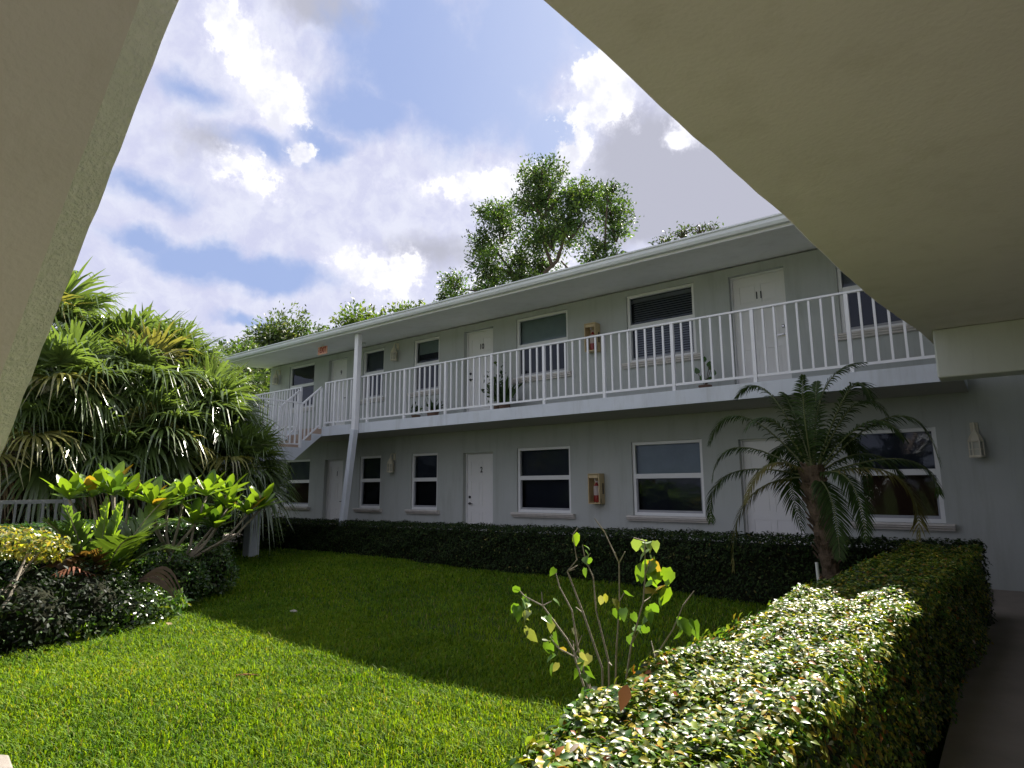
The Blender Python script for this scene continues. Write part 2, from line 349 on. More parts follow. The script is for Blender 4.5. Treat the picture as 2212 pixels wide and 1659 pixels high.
w_ = MB().box(XL - .5, -.3, 9.22, YW - .003, -.2, 0.0); tag(obj('walkway', w_, 'conc', bevel=.01), kind='structure')
w_ = MB().box(-.42, XR - .003, -8, 8.75, -.3, -.06); w_.prism([(8.752, -.06), (YW - .003, -.004), (YW - .003, -.2), (8.752, -.3)], 'x', -.30, XR - .003)
tag(obj('side_walkway', w_, 'conc'), kind='structure')

V, F = sheet(-11, -1.2, -6, .2, .2, lambda x, y: lawn_z(x, y) + .03); tag(npmesh('path', V, F, m='bounce_conc', smooth=True), kind='structure')  # unseen paving added behind the camera to bounce light onto the soffits
# ------------------------------------------------------------------ main building
WIN = {'1': (-16.62, -15.36), 'A': (-13.17, -12.33), 'B': (-11.22, -10.34), 'C': (-8.02, -6.70), 'D': (-5.37, -4.04), 'E': (-1.76, -.72)}
DOOR = {'1': (-14.68, -13.86), '2': (-9.54, -8.67), '3': (-3.42, -2.52)}
bld = thing('apartment_building', 'long two storey grey stucco apartment block with white trim and an upper walkway', 'building', (-8, YW, 0))
ops = []
for k_, (a, b) in WIN.items():
    ops += [(a, b, .807, 2.114), (a, b, .807 + ZS, 2.114 + ZS)]
for k_, (a, b) in DOOR.items():
    ops += [(a, b, 0, 2.07), (a, b, ZS, 2.07 + ZS)]
def wall_with_openings(mb, y, x0, x1, z0, z1, ops, depth):
    xs = sorted({x0, x1} | {v for o_ in ops for v in o_[:2]}); zs = sorted({z0, z1} | {v for o_ in ops for v in o_[2:]})
    for i in range(len(xs) - 1):
        for j in range(len(zs) - 1):
            cx = (xs[i] + xs[i + 1]) / 2; cz = (zs[j] + zs[j + 1]) / 2
            if any(o_[0] < cx < o_[1] and o_[2] < cz < o_[3] for o_ in ops): continue
            mb.quad((xs[i], y, zs[j]), (xs[i + 1], y, zs[j]), (xs[i + 1], y, zs[j + 1]), (xs[i], y, zs[j + 1]))
    for a, b, c_, d in ops:
        y2 = y + depth
        mb.quad((a, y, c_), (a, y, d), (a, y2, d), (a, y2, c_)); mb.quad((b, y, d), (b, y, c_), (b, y2, c_), (b, y2, d))
        mb.quad((a, y, d), (b, y, d), (b, y2, d), (a, y2, d)); mb.quad((b, y, c_), (a, y, c_), (a, y2, c_), (b, y2, c_))
wl = MB(); wall_with_openings(wl, YW, XL, XR, -.25, 5.0, ops, .2)
wl.quad((XL, YW, -.25), (XL, YW, 5.0), (XL, 17, 5.0), (XL, 17, -.25))
wl.quad((XL, 17, -.25), (XL, 17, 5.0), (XR, 17, 5.0), (XR, 17, -.25))
wl.quad((XR, YW, 5.0), (XR, YW, -.25), (XR, 17, -.25), (XR, 17, 5.0))
obj('wall', wl, 'stucco', bld)
rm = MB().box(XL + .05, XR - .05, YW + .75, 16.8, 0, 4.95); obj('room_interior', rm, 'room', bld)
# roof
rf = MB(); XE = XL - .25
rf.quad((XE, 8.80, 4.985), (XR + .6, 8.80, 4.985), (XR + .6, 13.6, 5.5), (XE, 13.6, 5.5))
rf.quad((XE, 13.6, 5.5), (XR + .6, 13.6, 5.5), (XR + .6, 17.8, 5.0), (XE, 17.8, 5.0))
rf.quad((XE, 8.80, 4.985), (XE, 13.6, 5.5), (XE, 13.6, 5.32), (XE, 8.80, 4.87)); rf.quad((XE, 13.6, 5.5), (XE, 17.8, 5.0), (XE, 17.8, 4.9), (XE, 13.6, 5.32))
obj('roof', rf, 'roof', bld)
sf = MB().quad((XE, 8.81, soffit_z(8.81)), (XE, YW + .1, soffit_z(YW + .1)), (XR + .5, YW + .1, soffit_z(YW + .1)), (XR + .5, 8.81, soffit_z(8.81)))
obj('soffit', sf, 'eave', bld)
fa = MB().box(XE - .02, XR + .6, 8.775, 8.808, 4.86, 4.99); obj('fascia', fa, 'white', bld)
gt = MB(); prof = [(8.773, 4.90), (8.69, 4.90), (8.665, 4.94), (8.66, 4.985), (8.64, 5.0), (8.64, 5.022), (8.655, 5.022), (8.70, 4.99), (8.773, 4.99)]
gt.prism(prof, 'x', XE - .03, XR + .5); obj('gutter', gt, 'gutter', bld)
dr = MB().prism([(8.70, 5.028), (8.80, 5.034), (8.80, 5.043), (8.70, 5.037)], 'x', XE - .02, XR + .55); obj('roof_edge_strip', dr, 'roof', bld)
# upper walkway slab
slb = MB().prism([(YB, ZB), (YB, ZS), (YW - .002, ZS), (YW - .002, ZB + .03), (YB + .06, ZB + .02), (YB + .05, ZB)], 'x', XL, -.3)
obj('walkway_slab', slb, 'slab', bld)
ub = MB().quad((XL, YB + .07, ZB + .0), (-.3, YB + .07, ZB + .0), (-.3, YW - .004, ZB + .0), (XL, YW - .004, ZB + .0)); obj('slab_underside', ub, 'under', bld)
# slanted column in front of the slab
cl = MB().bar((-11.65, 8.99, ZB + .05), (-11.63, 8.99, 4.86), .13, .12); obj('column', cl, 'white', bld, bevel=.008)
cl = MB().bar((-11.65, 8.98, ZB + .08), (-11.98, 8.93, -.2), .135, .13); obj('slanted_column', cl, 'slab', bld, bevel=.01)
def window(key, up, topmat, lowmat, louver=False, half=None):
    x0, x1 = WIN[key]; z0 = .807 + (ZS if up else 0); z1 = z0 + 1.307; zm = z0 + .69; y = YW + .035; t = .055
    f = MB(); f.box(x0, x0 + t, y, y + .07, z0, z1); f.box(x1 - t, x1, y, y + .07, z0, z1); f.box(x0 + t, x1 - t, y, y + .07, z1 - t, z1); f.box(x0 + t, x1 - t, y, y + .07, z0, z0 + t)
    f.box(x0 + t, x1 - t, y + .003, y + .07, zm - .04, zm + .045)
    wn = obj('window', f, 'frame', bld, bevel=.004)
    sh = MB(); s = .022; a, b = x0 + t, x1 - t
    sh.box(a, a + s, y + .02, y + .06, z0 + t, zm - .04); sh.box(b - s, b, y + .02, y + .06, z0 + t, zm - .04); sh.box(a + s, b - s, y + .02, y + .06, z0 + t, z0 + t + .04)
    obj('sash', sh, shade_mat('sash_paint', (.35, .36, .38)), wn)
    p = MB().quad((a, y + .045, zm + .045), (b, y + .045, zm + .045), (b, y + .045, z1 - t), (a, y + .045, z1 - t)); p.quad((a + s, y + .05, z0 + t + .04), (b - s, y + .05, z0 + t + .04), (b - s, y + .05, zm - .04), (a + s, y + .05, zm - .04))
    obj('pane', p, 'glass', wn)
    if louver:
        bl = MB(); k = 11
        for i in range(k):
            z = z1 - t - .08 - (i + .5) * (z1 - t - .08 - zm) / k; bl.bar((a + .03, y + .13, z), (b - .01, y + .13, z), .05, .006, up=(0, -.55, .8))
        bl.box(a + .02, b, y + .10, y + .15, z1 - t - .07, z1 - t - .005)
        for i in range(12):
            z = zm - .06 - i * .045; bl.bar((a + .03, y + .16, z), (b - .01, y + .16, z), .03, .005, up=(0, -.8, .6))
        obj('blind', bl, topmat, wn)
    else:
        zb = zm if half is None else zm + (z1 - zm) * half
        bl = MB().box(a - .02, b + .02, y + .12, y + .128, zb, z1); obj('shade', bl, topmat, wn)
    sc = MB().box(a - .02, b + .02, y + .17, y + .178, z0, z1); obj('curtain', sc, lowmat, wn)
    si = MB().prism([(YW + .03, z0 - .002), (YW - .095, z0 - .004), (YW - .105, z0 - .03), (YW - .085, z0 - .04), (YW - .085, z0 - .058), (YW - .055, z0 - .075), (YW - .05, z0 - .095), (YW - .003, z0 - .098), (YW - .003, z0 - .003)], 'x', x0 - .10, x1 + .10)
    obj('sill', si, 'sill', wn)
SM = {n: shade_mat('window_' + n, c_) for n, c_ in dict(dark=(.06, .065, .08), navy=(.03, .032, .045), grey=(.16, .17, .18), green=(.42, .50, .46), teal=(.26, .32, .32), slat=(.36, .37, .40), black=(.02, .02, .022), brown=(.09, .045, .025), pale=(.30, .32, .33)).items()}
window('1', 0, SM['grey'], SM['brown']); window('A', 0, SM['dark'], SM['black']); window('B', 0, SM['dark'], SM['black']); window('C', 0, SM['dark'], SM['navy']); window('D', 0, SM['teal'], SM['navy']); window('E', 0, SM['dark'], SM['brown'])
window('1', 1, SM['black'], SM['navy']); window('A', 1, SM['grey'], SM['navy']); window('B', 1, SM['green'], SM['navy'], half=.45); window('C', 1, SM['green'], SM['navy']); window('D', 1, SM['slat'], SM['navy'], louver=True); window('E', 1, SM['pale'], SM['navy'])
_fm = {}
def text_mesh(body, size, depth=.004, xscale=1.0):
    c_ = bpy.data.curves.new('t', 'FONT'); c_.body = body; c_.size = size; c_.extrude = depth / 2; c_.align_x = 'CENTER'; c_.align_y = 'CENTER'; c_.offset = .004
    t = bpy.data.objects.new('t', c_); COL.objects.link(t); bpy.context.view_layer.update()
    me = bpy.data.meshes.new_from_object(t.evaluated_get(bpy.context.evaluated_depsgraph_get())); bpy.data.objects.remove(t)
    me.transform(Matrix.Diagonal((xscale, 1, 1, 1))); me.transform(Matrix.Rotation(rad(90), 4, 'X')); return me
def door(key, up, num, side, hw='black'):
    x0, x1 = DOOR[key]; z0 = ZS if up else 0; z1 = z0 + 2.07; y = YW + .13; cx = (x0 + x1) / 2; w2 = x1 - x0
    f = MB(); f.box(x0, x0 + .025, y - .03, y + .06, z0, z1); f.box(x1 - .025, x1, y - .03, y + .06, z0, z1); f.box(x0 + .025, x1 - .025, y - .03, y + .06, z1 - .025, z1)
    a, b = x0 + .028, x1 - .028; pn = []
    for (p, q) in ((.30, .78), (.90, 1.45), (1.57, 1.88)):
        for (u, v) in ((.13, .46), (.54, .87)): pn.append((a + (b - a) * u, a + (b - a) * v, z0 + p, z0 + q))
    d = MB(); wall_with_openings(d, y, a, b, z0 + .01, z1 - .028, pn, .009)
    for u, v, p, q in pn:
        d.quad((u, y + .009, p), (v, y + .009, p), (v, y + .009, q), (u, y + .009, q)); d.box(u + .03, v - .03, y + .003, y + .012, p + .03, q - .03)
    d.quad((a, y + .04, z0), (b, y + .04, z0), (b, y + .04, z1), (a, y + .04, z1))
    dd = obj('door', d, 'door', bld); obj('door_frame', f, 'frame', dd)
    hx = (a + .07) if side < 0 else (b - .07); s = 1 if side < 0 else -1
    h = MB().lathe((0, 0, 0), [(.028, 0), (.028, .012), (.012, .016), (.012, .05)], 12)
    h.v = [(x + hx, y - z, yy + z0 + .96) for x, yy, z in h.v]; h.bar((hx, y - .048, z0 + .96), (hx + s * .11, y - .05, z0 + .955), .018, .016); obj('handle', h, hw, dd)
    k = MB().lathe((0, 0, 0), [(.03, 0), (.03, .015), (.018, .022), (.016, .03)], 12); k.v = [(x + hx, y - z, yy + z0 + 1.1) for x, yy, z in k.v]; obj('deadbolt', k, hw, dd)
    me = text_mesh(num, .17, xscale=.8); me.materials.append(MT['black']); n = link('door_number', me, dd); n.location = Vector((cx, y - .004, z0 + 1.69)) - wloc(dd)
door('1', 0, '1', 1); door('2', 0, '2', -1); door('3', 0, '3', 1, 'steel'); door('1', 1, '9', 1); door('2', 1, '10', -1); door('3', 1, '11', 1, 'steel')

# ------------------------------------------------------------------ railings
P0, BAY = -12.592, 1.2367; YR = 9.10; ZT = ZS + 1.10; ZR = ZS + .095
ra = thing('railing', 'long white metal railing with upright bars along the upper walkway', 'railing', (-6.5, YR, ZS))
posts = [-12.96] + [P0 + BAY * i for i in range(11)]; posts[-1] = -.36
b1 = MB().box(-13.0, -.33, YR - .024, YR + .024, ZT - .03, ZT); obj('top_rail', b1, 'white', ra, bevel=.005)
b1 = MB().box(-12.93, -.38, YR - .014, YR + .014, ZR - .018, ZR + .018); obj('bottom_rail', b1, 'white', ra)
for i, p in enumerate(posts):
    w2 = .052; b1 = MB().box(p - w2 / 2, p + w2 / 2, YR - .026, YR + .026, ZS, ZT - .031); obj('post', b1, 'white', ra, bevel=.004)
    if i + 1 < len(posts):
        nb_ = 7 if i else 2
        if i == len(posts) - 2: nb_ = 6
        for j in range(nb_):
            x = p + (posts[i + 1] - p) * (j + 1) / (nb_ + 1); b1 = MB().box(x - .0145, x + .0145, YR - .0125, YR + .0125, ZR + .019, ZT - .031); obj('baluster', b1, 'white', ra)
rb = thing('railing', 'short white railing on the upper walkway beyond the stairs, by the leftmost window', 'railing', (-15.8, YR, ZS))
b1 = MB().box(XL, -14.0, YR - .022, YR + .022, ZT - .03, ZT); obj('top_rail', b1, 'white', rb)
b1 = MB().box(XL, -14.05, YR - .014, YR + .014, ZR - .018, ZR + .018); obj('bottom_rail', b1, 'white', rb)
for x in (-14.03, -15.25, -16.45, XL + .03): obj('post', MB().box(x - .025, x + .025, YR - .025, YR + .025, ZS, ZT - .031), 'white', rb)
for i in range(29):
    x = -14.16 - i * .121
    if min(abs(x - q) for q in (-14.03, -15.25, -16.45)) > .05: obj('baluster', MB().box(x - .013, x + .013, YR - .012, YR + .012, ZR + .019, ZT - .031), 'white', rb)

# ------------------------------------------------------------------ far stairs
st = thing('staircase', 'white concrete staircase with railings going down from the upper walkway behind the palms', 'staircase', (-13.5, 8.2, ZG))
X0, X1 = -14.02, -13.02; ZL = ZS - 3 * .175
sd = MB(); tr = MB(); yy = YB - .004; z = ZS
prof = [(yy, ZB)]; prof += [(yy, ZS - .175)]
for i in range(1, 3): prof += [(yy - .28 * i + 0.0, ZS - .175 * i), (yy - .28 * i, ZS - .175 * (i + 1))]
prof += [(7.25, ZL), (7.25, ZL - .30), (8.34, ZL - .30)]
sd.prism(prof, 'x', X0, X1); obj('flight', sd, 'slab', st)
for i in range(1, 4):
    y0 = yy - .28 * i; tr.box(X0 + .03, X1 - .03, y0 + .0 if i < 3 else 8.22, y0 + .28, ZS - .175 * i + .002, ZS - .175 * i + .012); tr.box(X0 + .03, X1 + .002, y0 + .275, y0 + .283, ZS - .175 * i + .012, ZS - .175 * (i - 1) - .003)
obj('tread', tr, 'tread', st)
f2 = MB(); pr = []; n2 = 13; rise = (ZL - ZG) / n2
for i in range(n2): pr += [(X0 - .27 * i, ZL - rise * i), (X0 - .27 * i, ZL - rise * (i + 1))] if i else [(X0 - .002, ZL - .002), (X0 - .002, ZL - rise)]
pr += [(X0 - .27 * n2, ZG), (X0 - .27 * n2 + .3, ZG - .05), (X0 - .002, ZL - rise - .25)]
f2.prism(pr, 'y', 7.25, 8.25); obj('lower_flight', f2, 'slab', st)
obj('landing_column', MB().box(-13.12, -12.86, 7.28, 7.52, -.3, ZL - .301), 'slab', st, bevel=.01)
def rail_run(a, b, hb=.10, ht=1.05, nb_=6, nm='stair_railing'):
    a = Vector(a); b = Vector(b); m = MB(); up = Vector((0, 0, 1))
    m.bar(a + up * ht, b + up * ht, .045, .035); m.bar(a + up * hb, b + up * hb, .03, .03)
    for i in range(nb_ + 2):
        p = a.lerp(b, i / (nb_ + 1)); w2 = .045 if i in (0, nb_ + 1) else .028; m.bar(p + up * (hb if 0 < i < nb_ + 1 else -.05), p + up * (ht - .01), w2)
    obj(nm, m, 'white', st)
rail_run((-13.04, 9.02, ZS), (-13.04, 8.50, ZL + .05), .06, .98, 4); rail_run((-13.99, 9.02, ZS), (-13.99, 8.50, ZL + .05), .06, .98, 4)
rail_run((-13.045, 8.49, ZL), (-13.045, 7.29, ZL), .08, 1.06, 8); rail_run((-13.1, 7.29, ZL), (-14.0, 7.29, ZL), .08, 1.06, 6)
rail_run((-14.05, 7.29, ZL), (X0 - .27 * 12, 7.29, ZG + .1), .08, .98, 18)

# ------------------------------------------------------------------ near wing over the camera
wing = thing('apartment_wing', 'near wing seen from below: plain olive grey concrete overhang at upper right with a beam', 'building', (XR, 2, 0))
EDGE = [(-.95, -9), (-.90, -2), (-.85, .2), (-.835, .8), (-.822, 1.17), (-.810, 1.3), (-.801, 1.45), (-.794, 1.6), (-.782, 1.8), (-.768, 2.05), (-.735, 2.5), (-.700, 2.95), (-.66, 3.79), (-.614, 4.53), (-.575, 4.97), (-.50, 5.6), (-.445, 6.07), (-.41, 6.61), (-.36, 7.6), (-.305, 9.05)]
ed = []
for (a, b) in zip(EDGE[:-1], EDGE[1:]):
    k = max(1, int((b[1] - a[1]) / .12)) if a[1] > 0 else 2
    for i in range(k):
        t = i / k; y = a[1] + (b[1] - a[1]) * t; ed.append((a[0] + (b[0] - a[0]) * t + (.002 * math.sin(y * 9) + .0015 * math.sin(y * 23 + 1)), y))
ed.append(EDGE[-1])
sl_ = MB(); n = len(ed)
for x, y in ed: sl_.v += [(x + .012, y, ZB), (x, y, ZB + .014), (x, y, ZS), (XR - .003, y, ZB), (XR - .003, y, ZS)]
for i in range(n - 1):
    a = 5 * i; b = a + 5; sl_.f += [(a, b, b + 3, a + 3), (a + 1, b + 1, b, a), (a + 2, b + 2, b + 1, a + 1), (a + 4, b + 4, b + 2, a + 2)]
sl_.f += [(0, 3, 4, 2, 1), tuple(5 * (n - 1) + i for i in (0, 1, 2, 4, 3))]
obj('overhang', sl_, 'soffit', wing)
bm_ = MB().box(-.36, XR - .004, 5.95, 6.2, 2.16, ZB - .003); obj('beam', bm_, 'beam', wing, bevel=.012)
ww = MB().quad((XR, -9, -.3), (XR, YW - .003, -.3), (XR, YW - .003, 4.9), (XR, -9, 4.9)); ww.quad((XR, -9, -.3), (6, -9, -.3), (6, -9, 4.9), (XR, -9, 4.9)); obj('wall', ww, 'stucco', wing)
wr = MB().box(-.98, 6.5, -9.5, 8.6, 4.9, 5.05); obj('roof', wr, 'gutter', wing)
nr = MB().box(-.86, -.82, -8, -.2, ZT - .03, ZT); nr.box(-.80, -.76, .9, 4.5, ZT - .03, ZT)
# near stair: only its sloping underside is in view
ns = thing('staircase', 'sloping plastered underside of the near stair filling the upper left corner', 'staircase', (-3, .2, ZG))
ax, az_, bx, bz = -1.50, 2.61, -4.15, -.14; yc = .60; t = .24
dx, dz = (bx - ax), (bz - az_); L = math.hypot(dx, dz); nx_, nz_ = dz / L, -dx / L   # normal pointing down-right? keep upward one
if nz_ < 0: nx_, nz_ = -nx_, -nz_
m = MB(); K_ = 60; yb_ = -1.2; ybev = yc - .085
rows = []
for i in range(K_ + 1):
    s = i / K_; x = ax + dx * s; z = az_ + dz * s; j1 = .0012 * math.sin(i * 1.9) + rnd.uniform(-.0012, .0012); j2 = rnd.uniform(-.001, .001)
    rows.append([(x, yb_, z), (x, ybev + j2, z), (x + nx_ * .03, yc + j1, z + nz_ * .03), (x + nx_ * .10, yc - .16, z + nz_ * .10), (x + nx_ * t, yb_, z + nz_ * t)])
def strip(a, b, mat_, nm):
    q = MB()
    for r in rows: q.v += [r[a], r[b]]
    for i in range(K_): q.f.append((2 * i, 2 * i + 1, 2 * i + 3, 2 * i + 2))
    return obj(nm, q, mat_, ns)
strip(0, 1, 'soffit', 'underside'); strip(1, 2, 'rough', 'edge_band'); strip(2, 3, 'rough', 'stringer')
stp = MB(); k2 = 15
for i in range(k2):
    s0 = i / k2; x = ax + dx * s0; z = az_ + dz * s0 + .34; stp.box(x + dx / k2, x, yb_, yc - .40, z + .03, z + .17)
obj('steps', stp, 'tread', ns)
lnd = MB().box(ax + .0, -.90, yb_, yc, ZB + .06, ZS); obj('landing', lnd, 'soffit', ns)

# ------------------------------------------------------------------ things on the walls
def make_lantern(label):
    t = thing('wall_lantern', label, 'wall lamp', (0, 0, 0), 'wall lanterns on the grey facade'); m = MB()
    m.lathe((0, -.012, .16), [(.045, 0), (.045, .0)], 10); m.v = []; m.f = []
    p = MB().box(-.045, .045, -.02, -.002, .05, .22); obj('back_plate', p, 'lamp', t, bevel=.006)
    ar = MB().tube([(0, -.02, .17), (0, -.07, .21), (0, -.12, .19), (0, -.13, .155)], .014, 7); obj('arm', ar, 'lamp', t)
    ca = MB().lathe((0, -.13, 0), [(.085, -.045), (.088, -.03), (.062, .04), (.03, .09), (.022, .12), (.018, .15), (.006, .165)], 6); obj('cap', ca, 'lamp', t)
    cg = MB()
    for i in range(6):
        a = i * math.pi / 3; x, y = .078 * math.cos(a), -.13 + .078 * math.sin(a); cg.bar((x, y, -.23), (x, y, -.04), .014)
        b = a + math.pi / 3; q = (.078 * math.cos(b), -.13 + .078 * math.sin(b)); cg.bar((x, y, -.14), (*q, -.14), .008)
    cg.lathe((0, -.13, 0), [(.085, -.25), (.088, -.235), (.085, -.22)], 6); obj('cage', cg, 'lamp', t)
    gl = MB().lathe((0, -.13, 0), [(.066, -.22), (.066, -.05)], 6); obj('glass', gl, 'lampglass', t)
    return t
la = make_lantern('cream wall lantern between the two narrow upper floor windows')
la.location = (-11.80, YW, 4.70)
dup(la, (-11.82, YW, 1.93), 'cream wall lantern between the two narrow ground floor windows')
dup(la, (-17.15, YW, 4.66), 'cream wall lantern at the far left corner of the upper floor')
dup(la, (-.29, YW, 1.92), 'cream wall lantern alone on the dark wall under the overhang at far right')
def make_cabinet(label):
    t = thing('extinguisher_cabinet', label, 'fire extinguisher cabinet', (0, 0, 0), 'fire extinguisher cabinets')
    c_ = MB(); W2, H2, D2, e = .125, .28, .2, .022
    c_.box(-W2, -W2 + e, -D2, -.002, -H2, H2); c_.box(W2 - e, W2, -D2, -.002, -H2, H2); c_.box(-W2 + e, W2 - e, -D2, -.002, H2 - e, H2); c_.box(-W2 + e, W2 - e, -D2, -.002, -H2, -H2 + e); c_.box(-W2 + e, W2 - e, -.02, -.003, -H2 + e, H2 - e)
    bd = obj('cabinet_body', c_, 'box', t, bevel=.012)
    k = MB().box(W2 + .001, W2 + .008, -.09, -.055, -.10, .10); k.box(W2 + .001, W2 + .006, -.15, -.145, -.26, -.18); obj('hinge', k, 'black', t)
    tg = MB().box(-W2 + .03, W2 - .03, -.196, -.19, H2 - .085, H2 - .03); obj('notice', tg, 'box', t)
    ex = MB().lathe((.01, -.10, -.245), [(.055, 0), (.058, .02), (.058, .27), (.05, .31), (.02, .34), (.02, .36)], 14)
    eo = obj('extinguisher', ex, 'red', t, smooth=True)
    lb = MB().lathe((.01, -.10, -.12), [(.0595, 0), (.0595, .17)], 14); obj('label_band', lb, 'tag', eo)
    hd = MB().box(-.02, .05, -.12, -.08, .115, .14); hd.tube([(.05, -.10, .13), (.075, -.12, .09), (.072, -.13, -.02), (.065, -.12, -.10)], .01, 6); hd.lathe((.0, -.14, .15), [(.018, 0), (.02, .03), (.008, .06)], 8); obj('valve', hd, 'tag', eo)
    return t
cb = make_cabinet('tan extinguisher cabinet on the ground floor wall between two wide windows'); cb.location = (-6.07, YW, 1.28)
dup(cb, (-6.07, YW, 4.17), 'tan extinguisher cabinet on the upper wall, partly behind the railing')
t = thing('exit_sign', 'small orange EXIT sign with red letters hanging under the eave', 'exit sign', (-13.33, 9.2, 4.78))
obj('sign_panel', MB().box(-13.52, -13.14, 9.19, 9.215, 4.655, 4.855), 'exit', t, bevel=.006)
obj('bracket', MB().box(-13.36, -13.30, 9.195, 9.21, 4.856, soffit_z(9.2) - .002), 'white', t)
me = text_mesh('EXIT', .20, xscale=.66); me.materials.append(MT['exitred']); o = link('lettering', me, t); o.location = (.03, -.013, -.022)
ar = MB().poly([(-13.50, 9.186, 4.755), (-13.462, 9.186, 4.785), (-13.462, 9.186, 4.725)]); obj('arrow', ar, 'exitred', t)
t = thing('floodlight', 'small pale floodlight under the eave beside the slanted post', 'floodlight', (-12.6, 9.9, 4.9))
obj('mount', MB().box(-12.66, -12.56, 9.85, 9.95, 4.93, soffit_z(9.85) - .002), 'white', t); obj('lamp_head', MB().tube([(-12.6, 9.9, 4.93), (-12.64, 9.8, 4.88), (-12.66, 9.74, 4.85)], [.02, .05, .065], 10), 'white', t)

# ------------------------------------------------------------------ hedges
G1 = [(.040, .075, .018), (.055, .105, .022), (.075, .125, .025), (.12, .15, .03), (.20, .17, .03), (.20, .09, .03)]
def hedge(name, label, path, dens_top, dens_side, size, pal, wts, tmpl, m, ends=(1, 1), bot=ZG, top_round=.05, spr=.0, jit=.05):
    """path: (x, y, halfwidth, top)"""
    t = thing(name, label, 'hedge', (path[0][0], path[0][1], bot))
    pts = np.array(path, float); sg = np.diff(pts[:, :2], axis=0); Ls = np.linalg.norm(sg, axis=1); cum = np.concatenate([[0], np.cumsum(Ls)]); LT = cum[-1]
    def ev(s): return np.stack([np.interp(s, cum, pts[:, i]) for i in range(4)], 1)
    def tang(s):
        i = np.clip(np.searchsorted(cum, s, side='right') - 1, 0, len(sg) - 1); return norm(np.concatenate([sg[i], np.zeros((len(s), 1))], 1))
    H = pts[:, 3].mean() - bot; W2 = pts[:, 2].mean()
    P, Q = [], []
    def wob(s, v): return .022 * np.sin(s * 3.1 + v * 4) + .016 * np.sin(s * 7.7 - v * 6) + .012 * np.sin(s * 13 + v * 11)
    n = int(dens_top * LT * 2 * W2); s = rng.random(n) * LT; v = rng.random(n) * 2 - 1; e = ev(s); tg = tang(s); sdv = np.stack([tg[:, 1], -tg[:, 0], np.zeros(n)], 1)
    dep = np.minimum(rng.exponential(.03, n), .12); rr = np.clip(np.abs(v) - .8, 0, 1) / .2
    p = np.stack([e[:, 0], e[:, 1], e[:, 3] + wob(s, v) - dep - top_round * rr ** 2], 1) + sdv * (v * e[:, 2])[:, None]
    P.append(p); Q.append(np.array([0, 0, 1.]) + sdv * (np.sign(v) * rr * .8)[:, None])
    for sgn in (-1, 1):
        n = int(dens_side * LT * H); s = rng.random(n) * LT; h = rng.random(n) ** .9; e = ev(s); tg = tang(s); sdv = np.stack([tg[:, 1], -tg[:, 0], np.zeros(n)], 1) * sgn
        dep = np.minimum(rng.exponential(.035, n), .15)
        p = np.stack([e[:, 0], e[:, 1], bot + .02 + h * (e[:, 3] - bot - .02)], 1) + sdv * (e[:, 2] + wob(s, h * 2) - dep)[:, None]
        P.append(p); Q.append(sdv + np.array([0, 0, .35]))
    for en, s0 in zip(ends, (0, LT)):
        if not en: continue
        n = int(dens_side * 2 * W2 * H); s = np.full(n, s0); e = ev(s); tg = tang(s - (1e-3 if s0 else 0)) * (1 if s0 else -1); sdv = np.stack([tg[:, 1], -tg[:, 0], np.zeros(n)], 1)
        v = rng.random(n) * 2 - 1; h = rng.random(n); dep = rng.exponential(.03, n)
        p = np.stack([e[:, 0], e[:, 1], bot + h * (e[:, 3] - bot)], 1) + sdv * (v * e[:, 2])[:, None] + tg * (wob(v, h * 3) - dep)[:, None]
        P.append(p); Q.append(tg + np.array([0, 0, .3]))
    P = np.concatenate(P); Q = norm(np.concatenate(Q)); n = len(P)
    nrm = norm(Q * .9 + rndu(n) * .62 + np.array([0, 0, .25])); dr_ = rndu(n) + Q * .35 - np.array([0, 0, .25])
    sz = size * rng.uniform(.6, 1.25, n)
    leaves('foliage', P, nrm, dr_, sz, palette(n, pal, wts, .25), m, t, tmpl)
    # solid dark core added inside the leaves to block light
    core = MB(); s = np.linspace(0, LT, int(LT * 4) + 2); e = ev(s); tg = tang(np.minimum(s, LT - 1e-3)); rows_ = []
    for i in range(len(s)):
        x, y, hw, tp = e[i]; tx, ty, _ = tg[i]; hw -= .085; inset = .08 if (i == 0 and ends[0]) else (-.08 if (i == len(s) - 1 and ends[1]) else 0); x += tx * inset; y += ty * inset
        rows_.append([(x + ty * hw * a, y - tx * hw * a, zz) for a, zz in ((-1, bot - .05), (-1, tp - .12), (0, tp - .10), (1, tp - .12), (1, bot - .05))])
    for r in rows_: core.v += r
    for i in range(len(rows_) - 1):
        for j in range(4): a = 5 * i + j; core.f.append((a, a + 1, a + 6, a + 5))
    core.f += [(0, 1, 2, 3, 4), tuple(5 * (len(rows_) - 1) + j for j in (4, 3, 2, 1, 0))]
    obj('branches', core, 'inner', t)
    return t
near = hedge('hedge', 'clipped hedge with glossy sunlit leaves running from the foreground along the side path',
      [(-.71, .35, .20, .70), (-.745, 1.15, .25, .70), (-.785, 1.75, .29, .70), (-.79, 2.6, .30, .70), (-.77, 4.3, .31, .70), (-.66, 6.5, .33, .70), (-.62, 7.9, .34, .71)], 12500, 4200, .031,
      [(.035, .09, .018), (.07, .14, .02), (.17, .22, .035), (.34, .30, .05), (.28, .11, .03), (.03, .05, .02), (.42, .44, .36)], [3, 3.6, 4.4, 2.6, .45, 1.6, .2], T_NEAR, 'leaf_near', ends=(1, 0))  # palest leaf colour stands in for white glints
